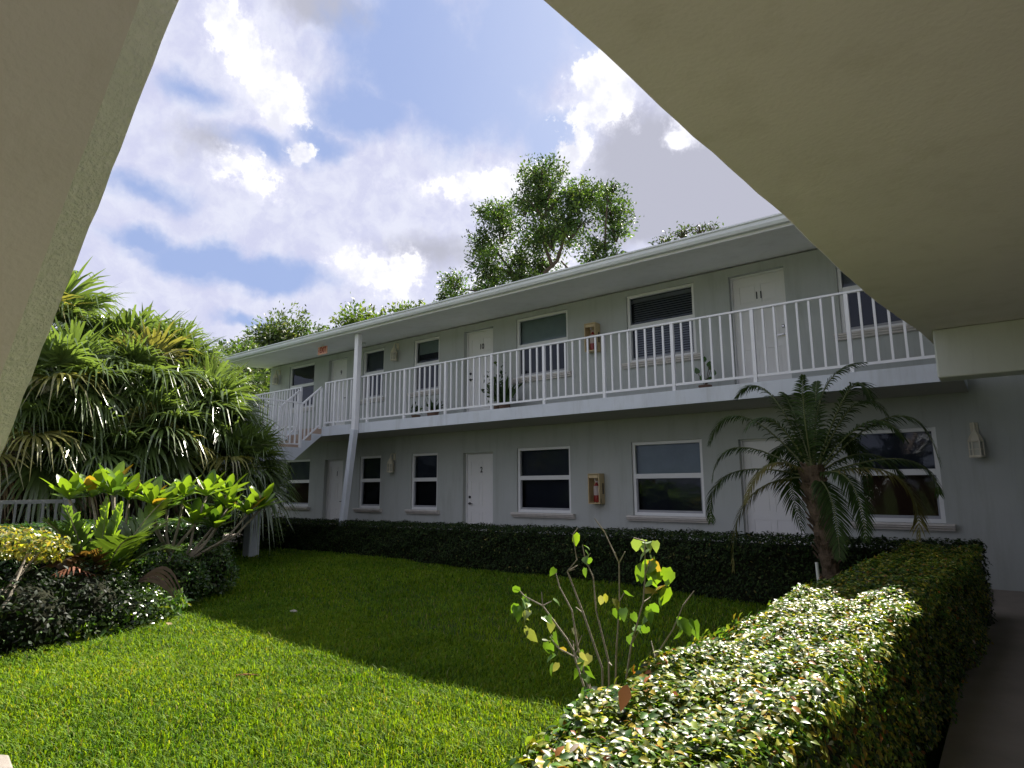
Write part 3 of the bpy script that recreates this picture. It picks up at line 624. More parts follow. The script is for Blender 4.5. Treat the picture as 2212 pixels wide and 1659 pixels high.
far = hedge('hedge', 'long dark shaded hedge along the foot of the grey building',
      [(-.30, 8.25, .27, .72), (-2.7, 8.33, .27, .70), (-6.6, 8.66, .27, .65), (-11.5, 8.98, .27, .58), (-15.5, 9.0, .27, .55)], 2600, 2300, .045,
      [(.014, .026, .008), (.022, .042, .010), (.04, .065, .014), (.10, .10, .03)], [4, 4, 1.2, .2], T_SIMPLE, 'leaf_shade', ends=(1, 1))  # leaf colours darkened to carry the building's shade
lefth = hedge('hedge', 'dark clipped hedge behind the plumeria, left of the shaded lawn',
      [(-9.3, .2, .55, .86), (-9.35, 2.6, .55, .88), (-9.6, 4.6, .55, .86)], 2300, 2100, .055,
      [(.025, .06, .012), (.04, .09, .018), (.06, .10, .03)], [4, 3, 1], T_SIMPLE, 'leaf', ends=(1, 1))

# ------------------------------------------------------------------ grass (uncountable)
def make_grass():
    def field(n, x0, x1, y0, y1): return rng.uniform(x0, x1, n), rng.uniform(y0, y1, n)
    X, Y = [], []
    for (n, a) in ((215000, (-7.5, -1.0, .9, 4.6)), (110000, (-12.5, -1.0, 3.6, 8.6)), (22000, (-12.5, -7, .5, 4)), (14000, (-16, -11, 4.5, 8.8))):
        x, y = field(n, *a); X.append(x); Y.append(y)
    x = np.concatenate(X); y = np.concatenate(Y)
    keep = ~((x > -1.12) & (y < 8)) & ~((x < -8.7) & (y < 4.7)); x, y = x[keep], y[keep]
    # mowing unevenness + clumps
    cl = .5 + .5 * np.sin(x * 5.3 + 1.7 * np.sin(y * 3.1)) * np.sin(y * 4.7 + 1.3 * np.sin(x * 2.3))
    n = len(x); h = rng.uniform(.024, .066, n) * (.7 + .6 * cl); d = np.hypot(x, y)
    wd = (.0028 + .00055 * d) * rng.uniform(.5, 1.1, n)
    edge = (rng.random(n) < .02); h[edge] *= 1.6
    z = lawn_z(x, y) - .004; a = rng.uniform(0, 2 * np.pi, n); lean = rng.uniform(.15, 1.0, n) * h
    b = np.stack([x, y, z], 1); s = np.stack([np.cos(a), np.sin(a), 0 * a], 1); f = np.stack([-np.sin(a), np.cos(a), 0 * a], 1)
    up_ = np.array([0, 0, 1.])
    V = np.stack([b - s * wd[:, None], b + s * wd[:, None], b + s * (wd * .75)[:, None] + f * (lean * .3)[:, None] + up_ * (h * .6)[:, None], b - s * (wd * .75)[:, None] + f * (lean * .3)[:, None] + up_ * (h * .6)[:, None], b + f * lean[:, None] + up_ * (h * (1 - .25 * (lean / h)))[:, None]], 1)
    i = np.arange(n)[:, None] * 5
    F4 = i + np.array([[0, 1, 2, 3]]); F3 = i + np.array([[3, 2, 4]])
    pal = palette(n, [(.11, .21, .012), (.15, .25, .015), (.20, .29, .02), (.28, .27, .08), (.04, .115, .012)], [3, 4, 3, .5, 1.5], .15)
    patch = (.5 + .5 * np.sin(x * 1.7 + 2 * np.sin(y * 1.1)) * np.sin(y * 2.0 + x * .5))[:, None]
    p2 = (.5 + .5 * np.sin(x * 6.1 + 3 * np.sin(y * 2.7)) * np.sin(y * 5.3 + 2 * np.sin(x * 3.3)))[:, None]
    pal = pal * (1 - .34 * patch * np.array([.8, .55, 0.3])) * (1 - .25 * p2 ** 2 * np.array([.9, .7, .4]))
    o_ = npmesh('grass', V.reshape(-1, 3), F4, F3, np.repeat(pal, 5, 0), 'grass'); tag(o_, 'thick bright green lawn grass', 'grass', kind='stuff')
make_grass()

# ------------------------------------------------------------------ fan palms
def fan_frond(acc, c0, d, pl, R, nseg, droop, col, spread=1.9, roll=0):
    """c0 crown centre, d outward direction, pl petiole length, R segment length"""
    d = norm(np.array(d, float)); up_ = np.array([0, 0, 1.])
    side = norm(np.cross(d, up_) + 1e-6); nr_ = np.cross(side, d)
    side2 = side * math.cos(roll) + nr_ * math.sin(roll); nr_ = np.cross(side2, d); side = side2
    hub = c0 + d * pl - up_ * pl * pl * .18
    acc['pet'].append((c0, c0 + d * pl * .5 - up_ * pl * pl * .04, hub))
    d2 = norm(d - up_ * .35 * pl); nr_ = norm(np.cross(side, d2))
    th = np.linspace(-spread, spread, nseg) + rng.normal(0, .02, nseg)
    st_ = np.array([0, .25, .5, .75, 1.0]); wp = np.array([.25, .9, 1.0, .55, .04]) * R * .026
    for a in th:
        lr = R * (1 - .22 * (abs(a) / spread) ** 2) * rng.uniform(.88, 1.06)
        v = d2 * math.cos(a) + side * math.sin(a) + nr_ * (.25 - .18 * math.cos(a) + rng.normal(0, .07)); v = norm(v)
        sd_ = norm(np.cross(v, nr_)); dp = droop * rng.uniform(.6, 1.5)
        pts = hub + v[None] * (st_ * lr)[:, None] - up_[None] * (dp * lr * st_ ** 2.2 + rng.uniform(0, .55) * lr * st_ ** 5)[:, None]
        tw = rng.normal(0, .35); sdr = norm(sd_ * math.cos(tw) + nr_ * math.sin(tw))
        off = sdr[None] * wp[:, None]
        i = acc['n']; acc['V'].append(pts - off); acc['V'].append(pts + off)
        for j in range(4): acc['F'].append((i + j, i + j + 1, i + 5 + j + 1, i + 5 + j))
        cc = np.clip(np.array(col) * rng.uniform(.75, 1.25), .005, .9); acc['C'].append(np.repeat(cc[None], 10, 0)); acc['n'] += 10
def fan_palm(label, cx, cy, cz, R=1.0, nf=26, seed=0, lean=(0, 0), bright=1.0, dead=2, wide=1.0):
    t = thing('fan_palm', label, 'palm tree', (cx - lean[0], cy - lean[1], ZG), 'fan palms clustered at the left of the lawn')
    acc = dict(V=[], F=[], C=[], n=0, pet=[]); c0 = np.array([cx, cy, cz]); dacc = dict(V=[], F=[], C=[], n=0, pet=[])
    for i in range(nf):
        az_ = i * 2.39996 + rng.uniform(-.3, .3); f = (i + .5) / nf; el_ = 1.3 - 1.9 * f ** .9 + rng.normal(0, .1)
        d = (math.cos(az_) * math.cos(el_), math.sin(az_) * math.cos(el_), math.sin(el_))
        col = np.array((.10, .155, .045)) * (1.15 - .25 * f) if rng.random() > .12 else np.array((.22, .22, .07))
        fan_frond(acc, c0, d, .45 * R * rng.uniform(.8, 1.2) * wide,   .80 * R * rng.uniform(.85, 1.15), 42, .07 + .30 * f * rng.uniform(.4, 1.7), col * bright, roll=rng.normal(0, .35))
    for i in range(dead):
        az_ = rng.uniform(0, 6.28); fan_frond(dacc, c0, (math.cos(az_) * .5, math.sin(az_) * .5, -.85), .4 * R, .7 * R, 22, .3, (.26, .20, .12), spread=1.3)
    def fin(a, nm, m):
        if a['V']: npmesh(nm, np.concatenate(a['V']), np.array(a['F']), None, np.concatenate(a['C']), m, t)
    fin(acc, 'crown', 'fan'); fin(dacc, 'dead_fronds', 'dry')
    p = MB()
    for a in acc['pet']: p.tube(a, [.014, .011, .008], 5)
    obj('stalks', p, mat('palm_stalk', (.16, .22, .06), .5), t)
    tk = MB(); bx_, by_ = cx - lean[0], cy - lean[1]; k = 14; pts = []; rs = []
    for i in range(k): s = i / (k - 1); pts.append((bx_ + lean[0] * s ** 1.5, by_ + lean[1] * s ** 1.5, ZG - .1 + (cz - ZG + .1) * s)); rs.append(.13 + .015 * (i % 2))
    tk.tube(pts, rs, 10); obj('trunk', tk, 'palm_trunk', t)
    return t
PALMS = [("fan palm highest at the left, its crown against the sky beside the near stair", -14.6, 3.7, 4.30, 1.3),
         ("fan palm with the broad green crown topping the middle of the clump against the sky", -13.8, 5.1, 3.85, 1.25),
         ("fan palm whose crown spreads rightward to the grey building's eave", -13.5, 5.7, 3.6, 1.15),
         ("fan palm with pale glossy fronds at the left edge of the clump", -12.6, 3.55, 3.0, 1.15),
         ("fan palm in the dark heart of the clump under the two highest crowns", -12.9, 4.8, 3.25, 1.15),
         ("small fan palm with upright yellow green fronds, low in the middle of the clump", -12.2, 5.0, 2.35, 1.0),
         ("fan palm with a big bright crown in front of the far stair railing", -12.6, 5.95, 2.75, 1.12),
         ("fan palm hanging low over the white column beside the ground floor wall", -11.9, 6.5, 1.75, .92),
         ("low fan palm at far left below the near stair", -12.5, 3.0, 2.1, 1.1),
         ("short dark fan palm left of centre above the plumeria", -12.2, 4.05, 1.95, 1.0)]
for i, (lb, x, y, z, R) in enumerate(PALMS): fan_palm(lb, x, y, z, R * 1.1, 26 if R > 1.1 else 22, i, (.35, 1.0) if i == 7 else ((.3, .9) if i == 6 else (rnd.uniform(-.3, .3), rnd.uniform(-.3, .3))), wide=1.1)

# ------------------------------------------------------------------ feather palms
def pinnate(acc, pts, leaf, npair, col, vee=.5, hang=.5, width=.012, tipf=.55):
    """pts: rachis polyline (k,3)"""
    pts = np.array(pts, float); s = np.linspace(0, 1, len(pts)); up_ = np.array([0, 0, 1.])
    acc['pet'].append([tuple(p) for p in pts])
    for i in range(npair):
        u = .10 + .90 * (i + .5) / npair; p = np.array([np.interp(u, s, pts[:, k]) for k in range(3)]); q = np.array([np.interp(min(u + .03, 1), s, pts[:, k]) for k in range(3)]); q0 = np.array([np.interp(max(u - .03, 0), s, pts[:, k]) for k in range(3)])
        d = norm(q - q0); sd_ = norm(np.cross(d, up_) + 1e-5); nn = np.cross(sd_, d)
        L = leaf * (math.sin(math.pi * min(1, .12 + u * .88)) ** .6 * (1 - .25 * u) + .12) * rng.uniform(.85, 1.1)
        for sg in (-1, 1):
            v = norm(sd_ * sg * .9 + d * (.35 + .6 * u) + nn * vee * rng.uniform(.6, 1.2) * (.4) + rng.normal(0, .06, 3))
            st_ = np.array([0, .33, .7, 1.]); w3 = np.array([.5, 1, .7, .05]) * width
            c3 = p + v[None] * (st_ * L)[:, None] - up_[None] * (hang * L * st_ ** 2)[:, None]; of = norm(np.cross(v, nn) + 1e-6)[None] * w3[:, None]
            n0 = acc['n']; acc['V'] += [c3 - of, c3 + of]
            for j in range(3): acc['F'].append((n0 + j, n0 + j + 1, n0 + 5 + j, n0 + 4 + j))
            cc = np.clip(np.array(col) * rng.uniform(.75, 1.25), .004, .9); acc['C'].append(np.repeat(cc[None], 8, 0)); acc['n'] += 8
def arch(c0, az_, el_, L, g_, k=9):
    """rachis leaving c0 at elevation el_, bending down with gravity g_"""
    p = np.array(c0, float); out_ = [p.copy()]; e = el_
    for i in range(k): e -= g_ * (i + 1) / k / k * 2; p = p + np.array([math.cos(az_) * math.cos(e), math.sin(az_) * math.cos(e), math.sin(e)]) * L / k; out_.append(p.copy())
    return out_
t = thing('date_palm', 'pygmy date palm with arching feathery fronds in front of the right hand ground floor door', 'palm tree', (-1.52, 7.2, ZG))
acc = dict(V=[], F=[], C=[], n=0, pet=[]); acd = dict(V=[], F=[], C=[], n=0, pet=[])
c0 = (-1.64, 7.2, 1.52)
c0 = np.array((-1.61, 7.2, 1.40))
FR = [(-2.71, 1.8, -2.31, 2.17), (-2.4, 2.33, -2.01, 2.41), (-2.65, 1.37, -2.38, 1.8), (-2.76, 0.91, -2.55, 1.5), (-2.5, 0.39, -2.32, 1.23), (-1.88, 0.82, -1.92, 1.51), (-1.62, 2.49, -1.65, 2.05), (-1.04, 2.58, -1.47, 2.36), (-0.99, 2.17, -1.19, 2.33), (-0.5, 1.5, -0.79, 2.08), (-0.74, 1.75, -1.06, 1.98), (-0.54, 1.23, -0.77, 1.61), (-0.72, 0.81, -0.84, 1.47), (-1.12, 0.8, -1.24, 1.42), (-1.36, 0.62, -1.42, 1.22), (-1.89, 2.35, -1.76, 2.06), (-2.18, 1.92, -1.91, 2.04), (-1.54, 2.44, -1.57, 2.05), (-0.86, 1.99, -1.17, 2.17), (-2.17, 1.59, -1.9, 1.81), (-2.2, 1.14, -1.98, 1.59), (-1.3, 1.64, -1.39, 1.91), (-1.75, 1.74, -1.62, 1.97), (-0.85, 1.41, -1.15, 1.68), (-1.9, 1.3, -1.8, 1.9), (-1.2, 1.2, -1.3, 1.9)]
BROWN = {4, 12, 20}
for i, (tx, tz, mx_, mz_) in enumerate(FR):
    reach = math.hypot(tx + 1.61, tz - 1.4); yo = (1 if i % 2 else -1) * max(.08, (1.25 - reach)) * (.75 if i % 3 else .45)
    yo = abs(yo) if i in (5, 22, 23, 25, 24) else (-.35 if i in (13, 14) else yo); e = np.array((tx, 7.2 + yo, tz)); m_ = np.array((mx_, 7.2 + yo * .55, mz_)); ctl = 2 * m_ - .5 * (c0 + e)
    ctl = ctl * .75 + m_ * .25
    pts = [(1 - q) ** 2 * c0 + 2 * q * (1 - q) * ctl + q * q * e for q in np.linspace(0, 1, 11)]
    tgt = acd if i in BROWN else acc
    pinnate(tgt, pts, rng.uniform(.20, .26), 46, (.13, .115, .03) if i in BROWN else (.035, .065, .014), .4, .5, .0090)
npmesh('crown', np.concatenate(acc['V']), np.array(acc['F']), None, np.concatenate(acc['C']), 'feather', t)
npmesh('old_fronds', np.concatenate(acd['V']), np.array(acd['F']), None, np.concatenate(acd['C']), 'feather', t)
p = MB()
for a in acc['pet'] + acd['pet']: p.tube(a, [.011 - .0009 * k for k in range(len(a))], 5)
obj('stalks', p, mat('date_palm_stalk', (.12, .14, .05), .5), t)
tk = MB(); k = 16; pts = []; rs = []
for i in range(k): s = i / (k - 1); pts.append((-1.50 - .14 * s ** 1.3 + .02 * math.sin(3 * s), 7.2, ZG - .1 + 1.72 * s)); rs.append((.075 + .05 * s ** 2) + .012 * (i % 2))
tk.tube(pts, rs, 11)
for i in range(90):
    s = rng.uniform(.25, 1); a = i * 2.4; x = -1.50 - .14 * s ** 1.3; z = ZG - .1 + 1.72 * s; r = .08 + .045 * s; d = Vector((math.cos(a), math.sin(a), 0)); b = Vector((x, 7.2, z)) + d * r * .8
    tk.bar(b, b + d * .05 + Vector((0, 0, .07)), .028, .012)
obj('trunk', tk, 'palm_trunk', t)
# young coconut palm by the left shrubs
t = thing('young_palm', 'young feather palm with a bright pleated upright frond in the left shrub bed', 'palm tree', (-8.0, 2.78, ZG))
acc = dict(V=[], F=[], C=[], n=0, pet=[])
for (tx, ty, tz, bend, lf, wd_, cl_) in ((-8.0, 2.25, .98, .1, .30, .02, (.10, .17, .04)), (-7.9, 2.38, 1.12, .05, .26, .02, (.10, .18, .05)), (-8.0, 2.80, 1.22, .0, .20, .035, (.22, .34, .05)), (-8.0, 2.95, 1.15, .0, .24, .03, (.20, .33, .05)), (-8.1, 3.45, 1.18, .1, .34, .022, (.12, .20, .03)),
                                  (-7.8, 3.5, .62, .15, .30, .018, (.06, .11, .02)), (-7.7, 2.3, .55, .2, .28, .02, (.10, .06, .03)), (-7.8, 3.4, .95, .1, .3, .02, (.11, .19, .03)), (-7.5, 2.9, .8, .15, .28, .018, (.08, .14, .03))):
    b = np.array((-8.0, 2.78, .12)); e = np.array((tx, ty, tz)); pts = [b + (e - b) * s + np.array((0, 0, bend * math.sin(math.pi * s))) * 1.2 for s in np.linspace(0, 1, 7)]
    pinnate(acc, pts, lf * 1.35, 20, cl_, .5, .15, wd_ * 1.35)
npmesh('crown', np.concatenate(acc['V']), np.array(acc['F']), None, np.concatenate(acc['C']), 'broad', t)
p = MB()
for a in acc['pet']: p.tube(a, .008, 5)
p.tube([(-8, 2.78, ZG - .05), (-8.0, 2.78, .2)], [.06, .04], 8); obj('stem', p, 'bark_pale', t)

# ------------------------------------------------------------------ plumeria
T_PLUM = (np.array([(0, 0, 0), (.3, .09, .03), (.3, -.09, .03), (.62, .15, .02), (.62, -.15, .02), (.88, .08, -.02), (.88, -.08, -.02), (1, 0, -.06), (.3, 0, 0), (.62, 0, -.02), (.88, 0, -.04)]),
          np.array([(1, 8, 9, 3), (8, 2, 4, 9), (3, 9, 10, 5), (9, 4, 6, 10)]), np.array([(0, 8, 1), (0, 2, 8), (5, 10, 7), (10, 6, 7)]))
t = thing('plumeria', 'plumeria shrub with forked bare branches tipped by rosettes of bright green leaves', 'shrub', (-8.3, 3.6, ZG))
b1 = MB(); B0 = (-8.25, 3.55, ZG - .05); J1 = (-8.3, 3.82, .38); J2 = (-8.3, 3.66, .50); J3 = (-8.35, 3.10, .45)
TIPS = [(-8.3, 2.52, 1.20, J3), (-8.6, 3.05, 1.30, J3), (-8.6, 4.5, 1.22, J1), (-8.3, 2.74, 1.22, J3), (-8.2, 2.93, 1.24, J3), (-8.4, 3.17, 1.18, J3), (-8.2, 3.36, 1.12, J2), (-8.35, 3.60, 1.06, J2), (-8.45, 3.84, 1.20, J2), (-8.25, 4.04, 1.22, J2), (-8.3, 3.93, .85, J1), (-8.25, 4.18, .80, J1), (-8.4, 4.40, 1.04, J1), (-8.25, 4.62, .96, J1), (-8.35, 4.88, 1.04, J1), (-8.5, 3.45, 1.14, J2)]
for J in (J1, J2, J3): b1.tube([B0, tuple((Vector(B0) + Vector(J)) / 2 + Vector((0, rnd.uniform(-.05, .05), 0))), J], [.032, .026, .022], 8)
P, Q, D, Sz, Cc = [], [], [], [], []
for x, y, z, J in TIPS:
    mid = (Vector(J) * .45 + Vector((x, y, z)) * .55) + Vector((rnd.uniform(-.04, .04), (y - J[1]) * .12, -.04)); b1.tube([J, mid, (x, y, z)], [.020, .016, .015], 7)
    n = 15
    for i in range(n):
        a = i * 2.4 + rnd.uniform(-.2, .2); e = 1.15 - 1.0 * i / n + rnd.uniform(-.1, .1); d = np.array((math.cos(a) * math.cos(e), math.sin(a) * math.cos(e), math.sin(e)))
        P.append((x, y, z)); D.append(d); Q.append(np.array((-math.cos(a) * math.sin(e), -math.sin(a) * math.sin(e), math.cos(e)))); Sz.append(rnd.uniform(.25, .42)); Cc.append((.14, .24, .03) if rnd.random() > .2 else ((.26, .18, .03) if rnd.random() > .6 else (.05, .11, .02)))
obj('branches', b1, 'bark_pale', t, smooth=True)
Cc = np.array(Cc) * rng.uniform(.75, 1.3, (len(Cc), 1)); leaves('leaf_rosettes', np.array(P), np.array(Q), np.array(D), np.array(Sz), Cc, 'broad', t, T_PLUM, 1.15)

# ------------------------------------------------------------------ left shrubs
def shrub(name, label, bl, dens, size, pal, wts, core=True, tmpl=T_SIMPLE, m='leaf', cat='shrub', stems=0, shell=.45, base=None):
    x, y = (base or (bl[0][0], bl[0][1])); t = thing(name, label, cat, (x, y, ZG))
    P, Q = blobcloud(bl, dens, shell); k = P[:, 2] > ZG; P, Q = P[k], Q[k]; n = len(P)
    leaves('foliage', P, norm(Q * .6 + rndu(n) * .8 + np.array([0, 0, .3])), rndu(n) + Q * .6 - np.array([0, 0, .2]), size * rng.uniform(.6, 1.3, n), palette(n, pal, wts, .25), m, t, tmpl)
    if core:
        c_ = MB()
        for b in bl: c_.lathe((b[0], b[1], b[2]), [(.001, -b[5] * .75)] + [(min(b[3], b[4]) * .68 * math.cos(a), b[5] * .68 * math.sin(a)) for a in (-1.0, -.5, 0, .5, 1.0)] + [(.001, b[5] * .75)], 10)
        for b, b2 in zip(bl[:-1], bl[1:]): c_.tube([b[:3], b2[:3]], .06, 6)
        obj('blocking_core', c_, 'inner', t)  # solid dark core added so light does not pass through the foliage
    if stems:
        c_ = MB()
        for i in range(stems):
            b = bl[i % len(bl)]; e = Vector((b[0] + rnd.uniform(-.8, .8) * b[3], b[1] + rnd.uniform(-.8, .8) * b[4], b[2])); s0 = Vector((x + rnd.uniform(-.12, .12), y + rnd.uniform(-.12, .12), ZG - .03)); md = (s0 + e) / 2 + Vector((rnd.uniform(-.1, .1), rnd.uniform(-.1, .1), .03)); c_.tube([s0, md, e], [.017, .012, .006], 6)
        obj('branches', c_, 'bark_pale', t)
    return t
YEL = [(.30, .27, .05), (.36, .33, .08), (.20, .23, .04), (.08, .13, .03)]
shrub('golden_shrub', 'golden yellow leaved shrub with bare pale stems at the left edge', [(-7.6, 1.0, .84, .6, .6, .14), (-7.6, 1.75, .82, .5, .42, .15), (-7.7, 2.15, .74, .3, .22, .14)], 1100, .055, YEL, [2, 2, 4, 2.5], core=False, stems=16, m='broad', base=(-6.95, 1.5))
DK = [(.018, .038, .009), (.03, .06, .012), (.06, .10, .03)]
shrub('dark_shrub', 'dense shaded shrub mass filling the bed below the golden shrub', [(-7.22, .5, .1, .75, .8, .54), (-7.18, 1.3, .10, .68, .6, .54), (-7.28, 1.95, .08, .62, .5, .50), (-7.5, 2.5, .10, .55, .45, .46)], 750, .055, [(.006, .012, .004), (.011, .022, .007), (.06, .10, .03)], [5, 3, .3], m='leaf_shade')  # near-black leaf colours stand in for the shade on this side
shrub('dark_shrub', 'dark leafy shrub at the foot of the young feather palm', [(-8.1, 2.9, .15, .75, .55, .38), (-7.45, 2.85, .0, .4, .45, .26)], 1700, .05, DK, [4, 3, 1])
shrub('leafy_shrub', 'glinting small leaved shrub at the corner where the bed meets the lawn', [(-8.35, 3.65, .15, .55, .5, .40), (-8.6, 4.2, .2, .5, .5, .45), (-8.0, 3.3, .0, .35, .35, .25)], 1900, .048, [(.04, .09, .02), (.07, .13, .03), (.11, .15, .06)], [3, 3, 1])
fr = shrub('fern', 'low fern like plants with lance leaves at the edge of the left bed', [(-7.65, 3.2, .0, .3, .35, .2), (-7.3, 2.5, -.05, .25, .4, .14)], 900, .11, [(.06, .14, .02), (.12, .2, .03)], [1, 1], core=False, tmpl=T_LANCE, m='broad', cat='plant')
# dead brown fronds
t = thing('dead_frond', 'curled brown dead palm sheath hanging in the left bed', 'dead frond', (-7.7, 3.25, .3)); acc = dict(V=[], F=[], C=[], n=0, pet=[])
q = MB()
for j in range(5):
    for i in range(9):
        def pt(u_, v_):
            w_ = (j - 2 + v_) * .035 * math.sin(math.pi * min(1, .08 + u_ * .9)); return (-7.5 + .04 * (j - 2) ** 2 * .3, 3.0 + .42 * u_ + w_ * .4 + .015 * j * u_, .34 + .12 * math.sin(u_ * 2.2) - .40 * u_ * u_ + w_ * 1.0 + (.012 if v_ == .5 else 0))
        q.quad(pt(i / 9, 0), pt(i / 9, .5), pt((i + 1) / 9, .5), pt((i + 1) / 9, 0)); q.quad(pt(i / 9, .5), pt(i / 9, .95), pt((i + 1) / 9, .95), pt((i + 1) / 9, .5))
me_ = obj('sheath', q, mat('brown_sheath', (.16, .11, .085), .6, .4, .3, 30, .3, 12), t)
t = thing('dead_frond', 'reddish brown drooping dead frond beside the golden shrub', 'dead frond', (-7.6, 2.4, .3))
pinnate(acc, [(-7.75, 2.72, .25), (-7.6, 2.55, .45), (-7.5, 2.38, .55), (-7.45, 2.22, .50)], .22, 12, (.22, .09, .05), .2, .5, .012); npmesh('blades', np.concatenate(acc['V']), np.array(acc['F']), None, np.concatenate(acc['C']), 'dry', t)

# shrubs and trees filling behind the palms
BG = [(.03, .06, .015), (.05, .09, .02), (.08, .12, .03)]
shrub('background_bush', 'tall dense green bushes behind the palm trunks', [(-16.5, 2.0, 1.0, 1.6, 1.6, 1.5), (-16.3, 4.6, 1.2, 1.5, 1.5, 1.7), (-15.2, 6.3, 1.0, 1.2, 1.2, 1.4), (-17.5, .2, 1.2, 1.8, 1.8, 1.8)], 330, .13, BG, [2, 2, 1], m='leaf_far', cat='bush')
shrub('background_bush', 'low green bushes between the palm trunks and the clipped hedge', [(-11.6, 2.2, .35, .9, .9, .6), (-11.9, 3.7, .35, .8, .9, .6), (-12.0, 5.0, .3, .7, .8, .6), (-13.4, 2.6, .8, 1, 1, .9), (-13.5, 6.2, .5, .6, .7, .7), (-15.0, 7.0, .7, .9, .8, .9), (-14.2, 8.2, .4, .8, .5, .6), (-16.6, 8.0, .8, 1.0, .9, 1.1)], 600, .08, [(.035, .07, .015), (.06, .10, .02), (.14, .18, .04)], [3, 2, 1], m='leaf_far', cat='bush')
# fence at far left
t = thing('fence', 'weathered white wooden lattice fence behind the plants at far left', 'fence', (-10.6, 2.4, ZG))
f = MB()
for y in (1.5, 2.35, 3.2): obj('fence_post', MB().box(-10.67, -10.59, y - .04, y + .04, ZG, 1.25), 'fence', t)
for z in (.45, .8, 1.12): f.box(-10.65, -10.62, 1.2, 3.3, z, z + .05)
obj('fence_rail', f, 'fence', t)
f = MB()
for i in range(14): y = 1.2 + i * .155; f.box(-10.618, -10.60, y, y + .025, .3, 1.15)
obj('lattice', f, 'fence', t)

# ------------------------------------------------------------------ tall trees behind the building
def tree(name, label, limbs, bl, dens, size, pal, wts, base, trunk_r=.3, shell=.9, twigs=3, depth=0):
    t = thing(name, label, 'tree', (base[0], base[1], ZG)); b1 = MB()
    for pts, r0, r1 in limbs: b1.tube(pts, np.linspace(r0, r1, len(pts)), 8)
    for b in bl:
        for i in range(twigs):
            d = rndu(1)[0]; e = Vector((b[0] + d[0] * b[3] * .85, b[1] + d[1] * b[4] * .8, b[2] + abs(d[2]) * b[5] * .8)); b1.tube([(b[0], b[1], b[2] - b[5] * .8), tuple((Vector(b[:3]) + e) / 2 + Vector((0, 0, -.1 * b[5]))), e], [.04 * b[3] + .01, .025 * b[3] + .006, .006], 5)
    obj('trunk', b1, 'bark', t, smooth=True)
    P, Q = blobcloud(bl, dens, shell); n = len(P); nd = max(1, n // 9)
    # gather leaves into sprigs
    idx = rng.choice(n, nd, replace=False); C0 = P[idx]; Cq = Q[idx]; k = 9
    P2 = np.repeat(C0, k, 0) + rng.normal(0, size * .75, (nd * k, 3)); Q2 = np.repeat(Cq, k, 0); n = len(P2)
    cb_ = np.repeat(palette(nd, pal, wts, .25), k, 0) * rng.uniform(.8, 1.2, (n, 1))
    leaves('crown', P2, norm(rndu(n) + np.array([0, 0, .5])), rndu(n) + Q2 * .9 + np.array([0, 0, .2]), size * rng.uniform(.7, 1.2, n), cb_, 'leaf_far', t, T_SIMPLE, .85)
    return t
XZ = [(-14.2, 14.13, 0.57), (-14.57, 13.52, 0.51), (-13.39, 13.56, 0.8), (-12.39, 13.24, 0.68), (-13.18, 12.49, 0.98), (-14.58, 12.9, 0.51), (-11.98, 12.33, 0.76), (-11.26, 12.11, 0.66), (-10.84, 12.37, 0.41), (-10.73, 12.67, 0.23), (-11.08, 11.3, 0.59), (-12.32, 11.46, 0.85), (-11.51, 10.48, 0.51), (-13.66, 11.62, 0.88), (-14.83, 11.93, 0.7), (-16.74, 13.53, 0.53), (-17.42, 13.62, 0.43), (-16.08, 13.01, 0.58), (-15.96, 12.23, 0.72), (-16.87, 11.83, 0.58), (-17.55, 11.89, 0.47), (-15.58, 11.09, 0.7), (-14.61, 10.65, 0.78), (-16.35, 10.65, 0.71), (-15.34, 10.01, 0.69), (-17.14, 10.61, 0.52), (-14.38, 9.6, 0.58), (-18.52, 10.48, 0.47), (-19.24, 10.41, 0.39), (-17.95, 10.04, 0.42), (-11.73, 9.97, 0.29), (-11.13, 9.83, 0.24), (-10.63, 9.93, 0.25), (-13.15, 8.86, 0.41), (-12.17, 9.32, 0.33), (-19.43, 9.9, 0.32), (-18.23, 9.66, 0.42), (-16.61, 9.76, 0.51), (-11.55, 9.19, 0.25)]
bl = [(x, 20 + rnd.uniform(-1, 1) * min(1.2, r * 1.6), z - .1, r * 1.3, r * 1.3, r * .95) for x, z, r in XZ]
LB = [[(-12.3, 0), (-12.2, 5), (-12.3, 7.6)], [(-12.3, 7.4), (-12.46, 8.58), (-13.47, 9.18), (-14.62, 9.65), (-15.71, 10.3), (-16.87, 10.87)], [(-13.7, 9.3), (-13.91, 9.9), (-13.52, 10.4), (-12.99, 11.05), (-12.86, 12.0), (-12.62, 12.72)], [(-13.68, 10.14), (-14.12, 11.34), (-14.34, 12.83), (-14.21, 13.82)],
      [(-12.2, 7.0), (-12.09, 8.38), (-12.07, 9.08), (-12.37, 9.52), (-12.91, 9.87), (-13.34, 10.35)], [(-12.07, 9.08), (-11.54, 9.46), (-11.32, 10.25), (-11.18, 11.15), (-10.85, 12.18)], [(-15.71, 10.3), (-16.22, 11.03), (-16.87, 12.05), (-17.28, 13.25)], [(-12.3, 6.6), (-14.87, 8.71), (-15.84, 9.46), (-17.4, 9.86), (-18.8, 10.21)]]
RR = [(.34, .24), (.19, .06), (.10, .03), (.08, .02), (.11, .03), (.09, .025), (.07, .02), (.10, .03)]
tree('tree', 'large tree with forked grey limbs and patchy crown rising behind the roof centre', [([(x, 20 + .25 * math.sin(x * 3 + z), z) for x, z in l], *r) for l, r in zip(LB, RR)], bl, 150, .15, [(.045, .08, .02), (.065, .115, .028), (.11, .17, .035), (.03, .055, .018)], [3, 3, 1.6, 1.4], (-12.3, 20), shell=1.0)
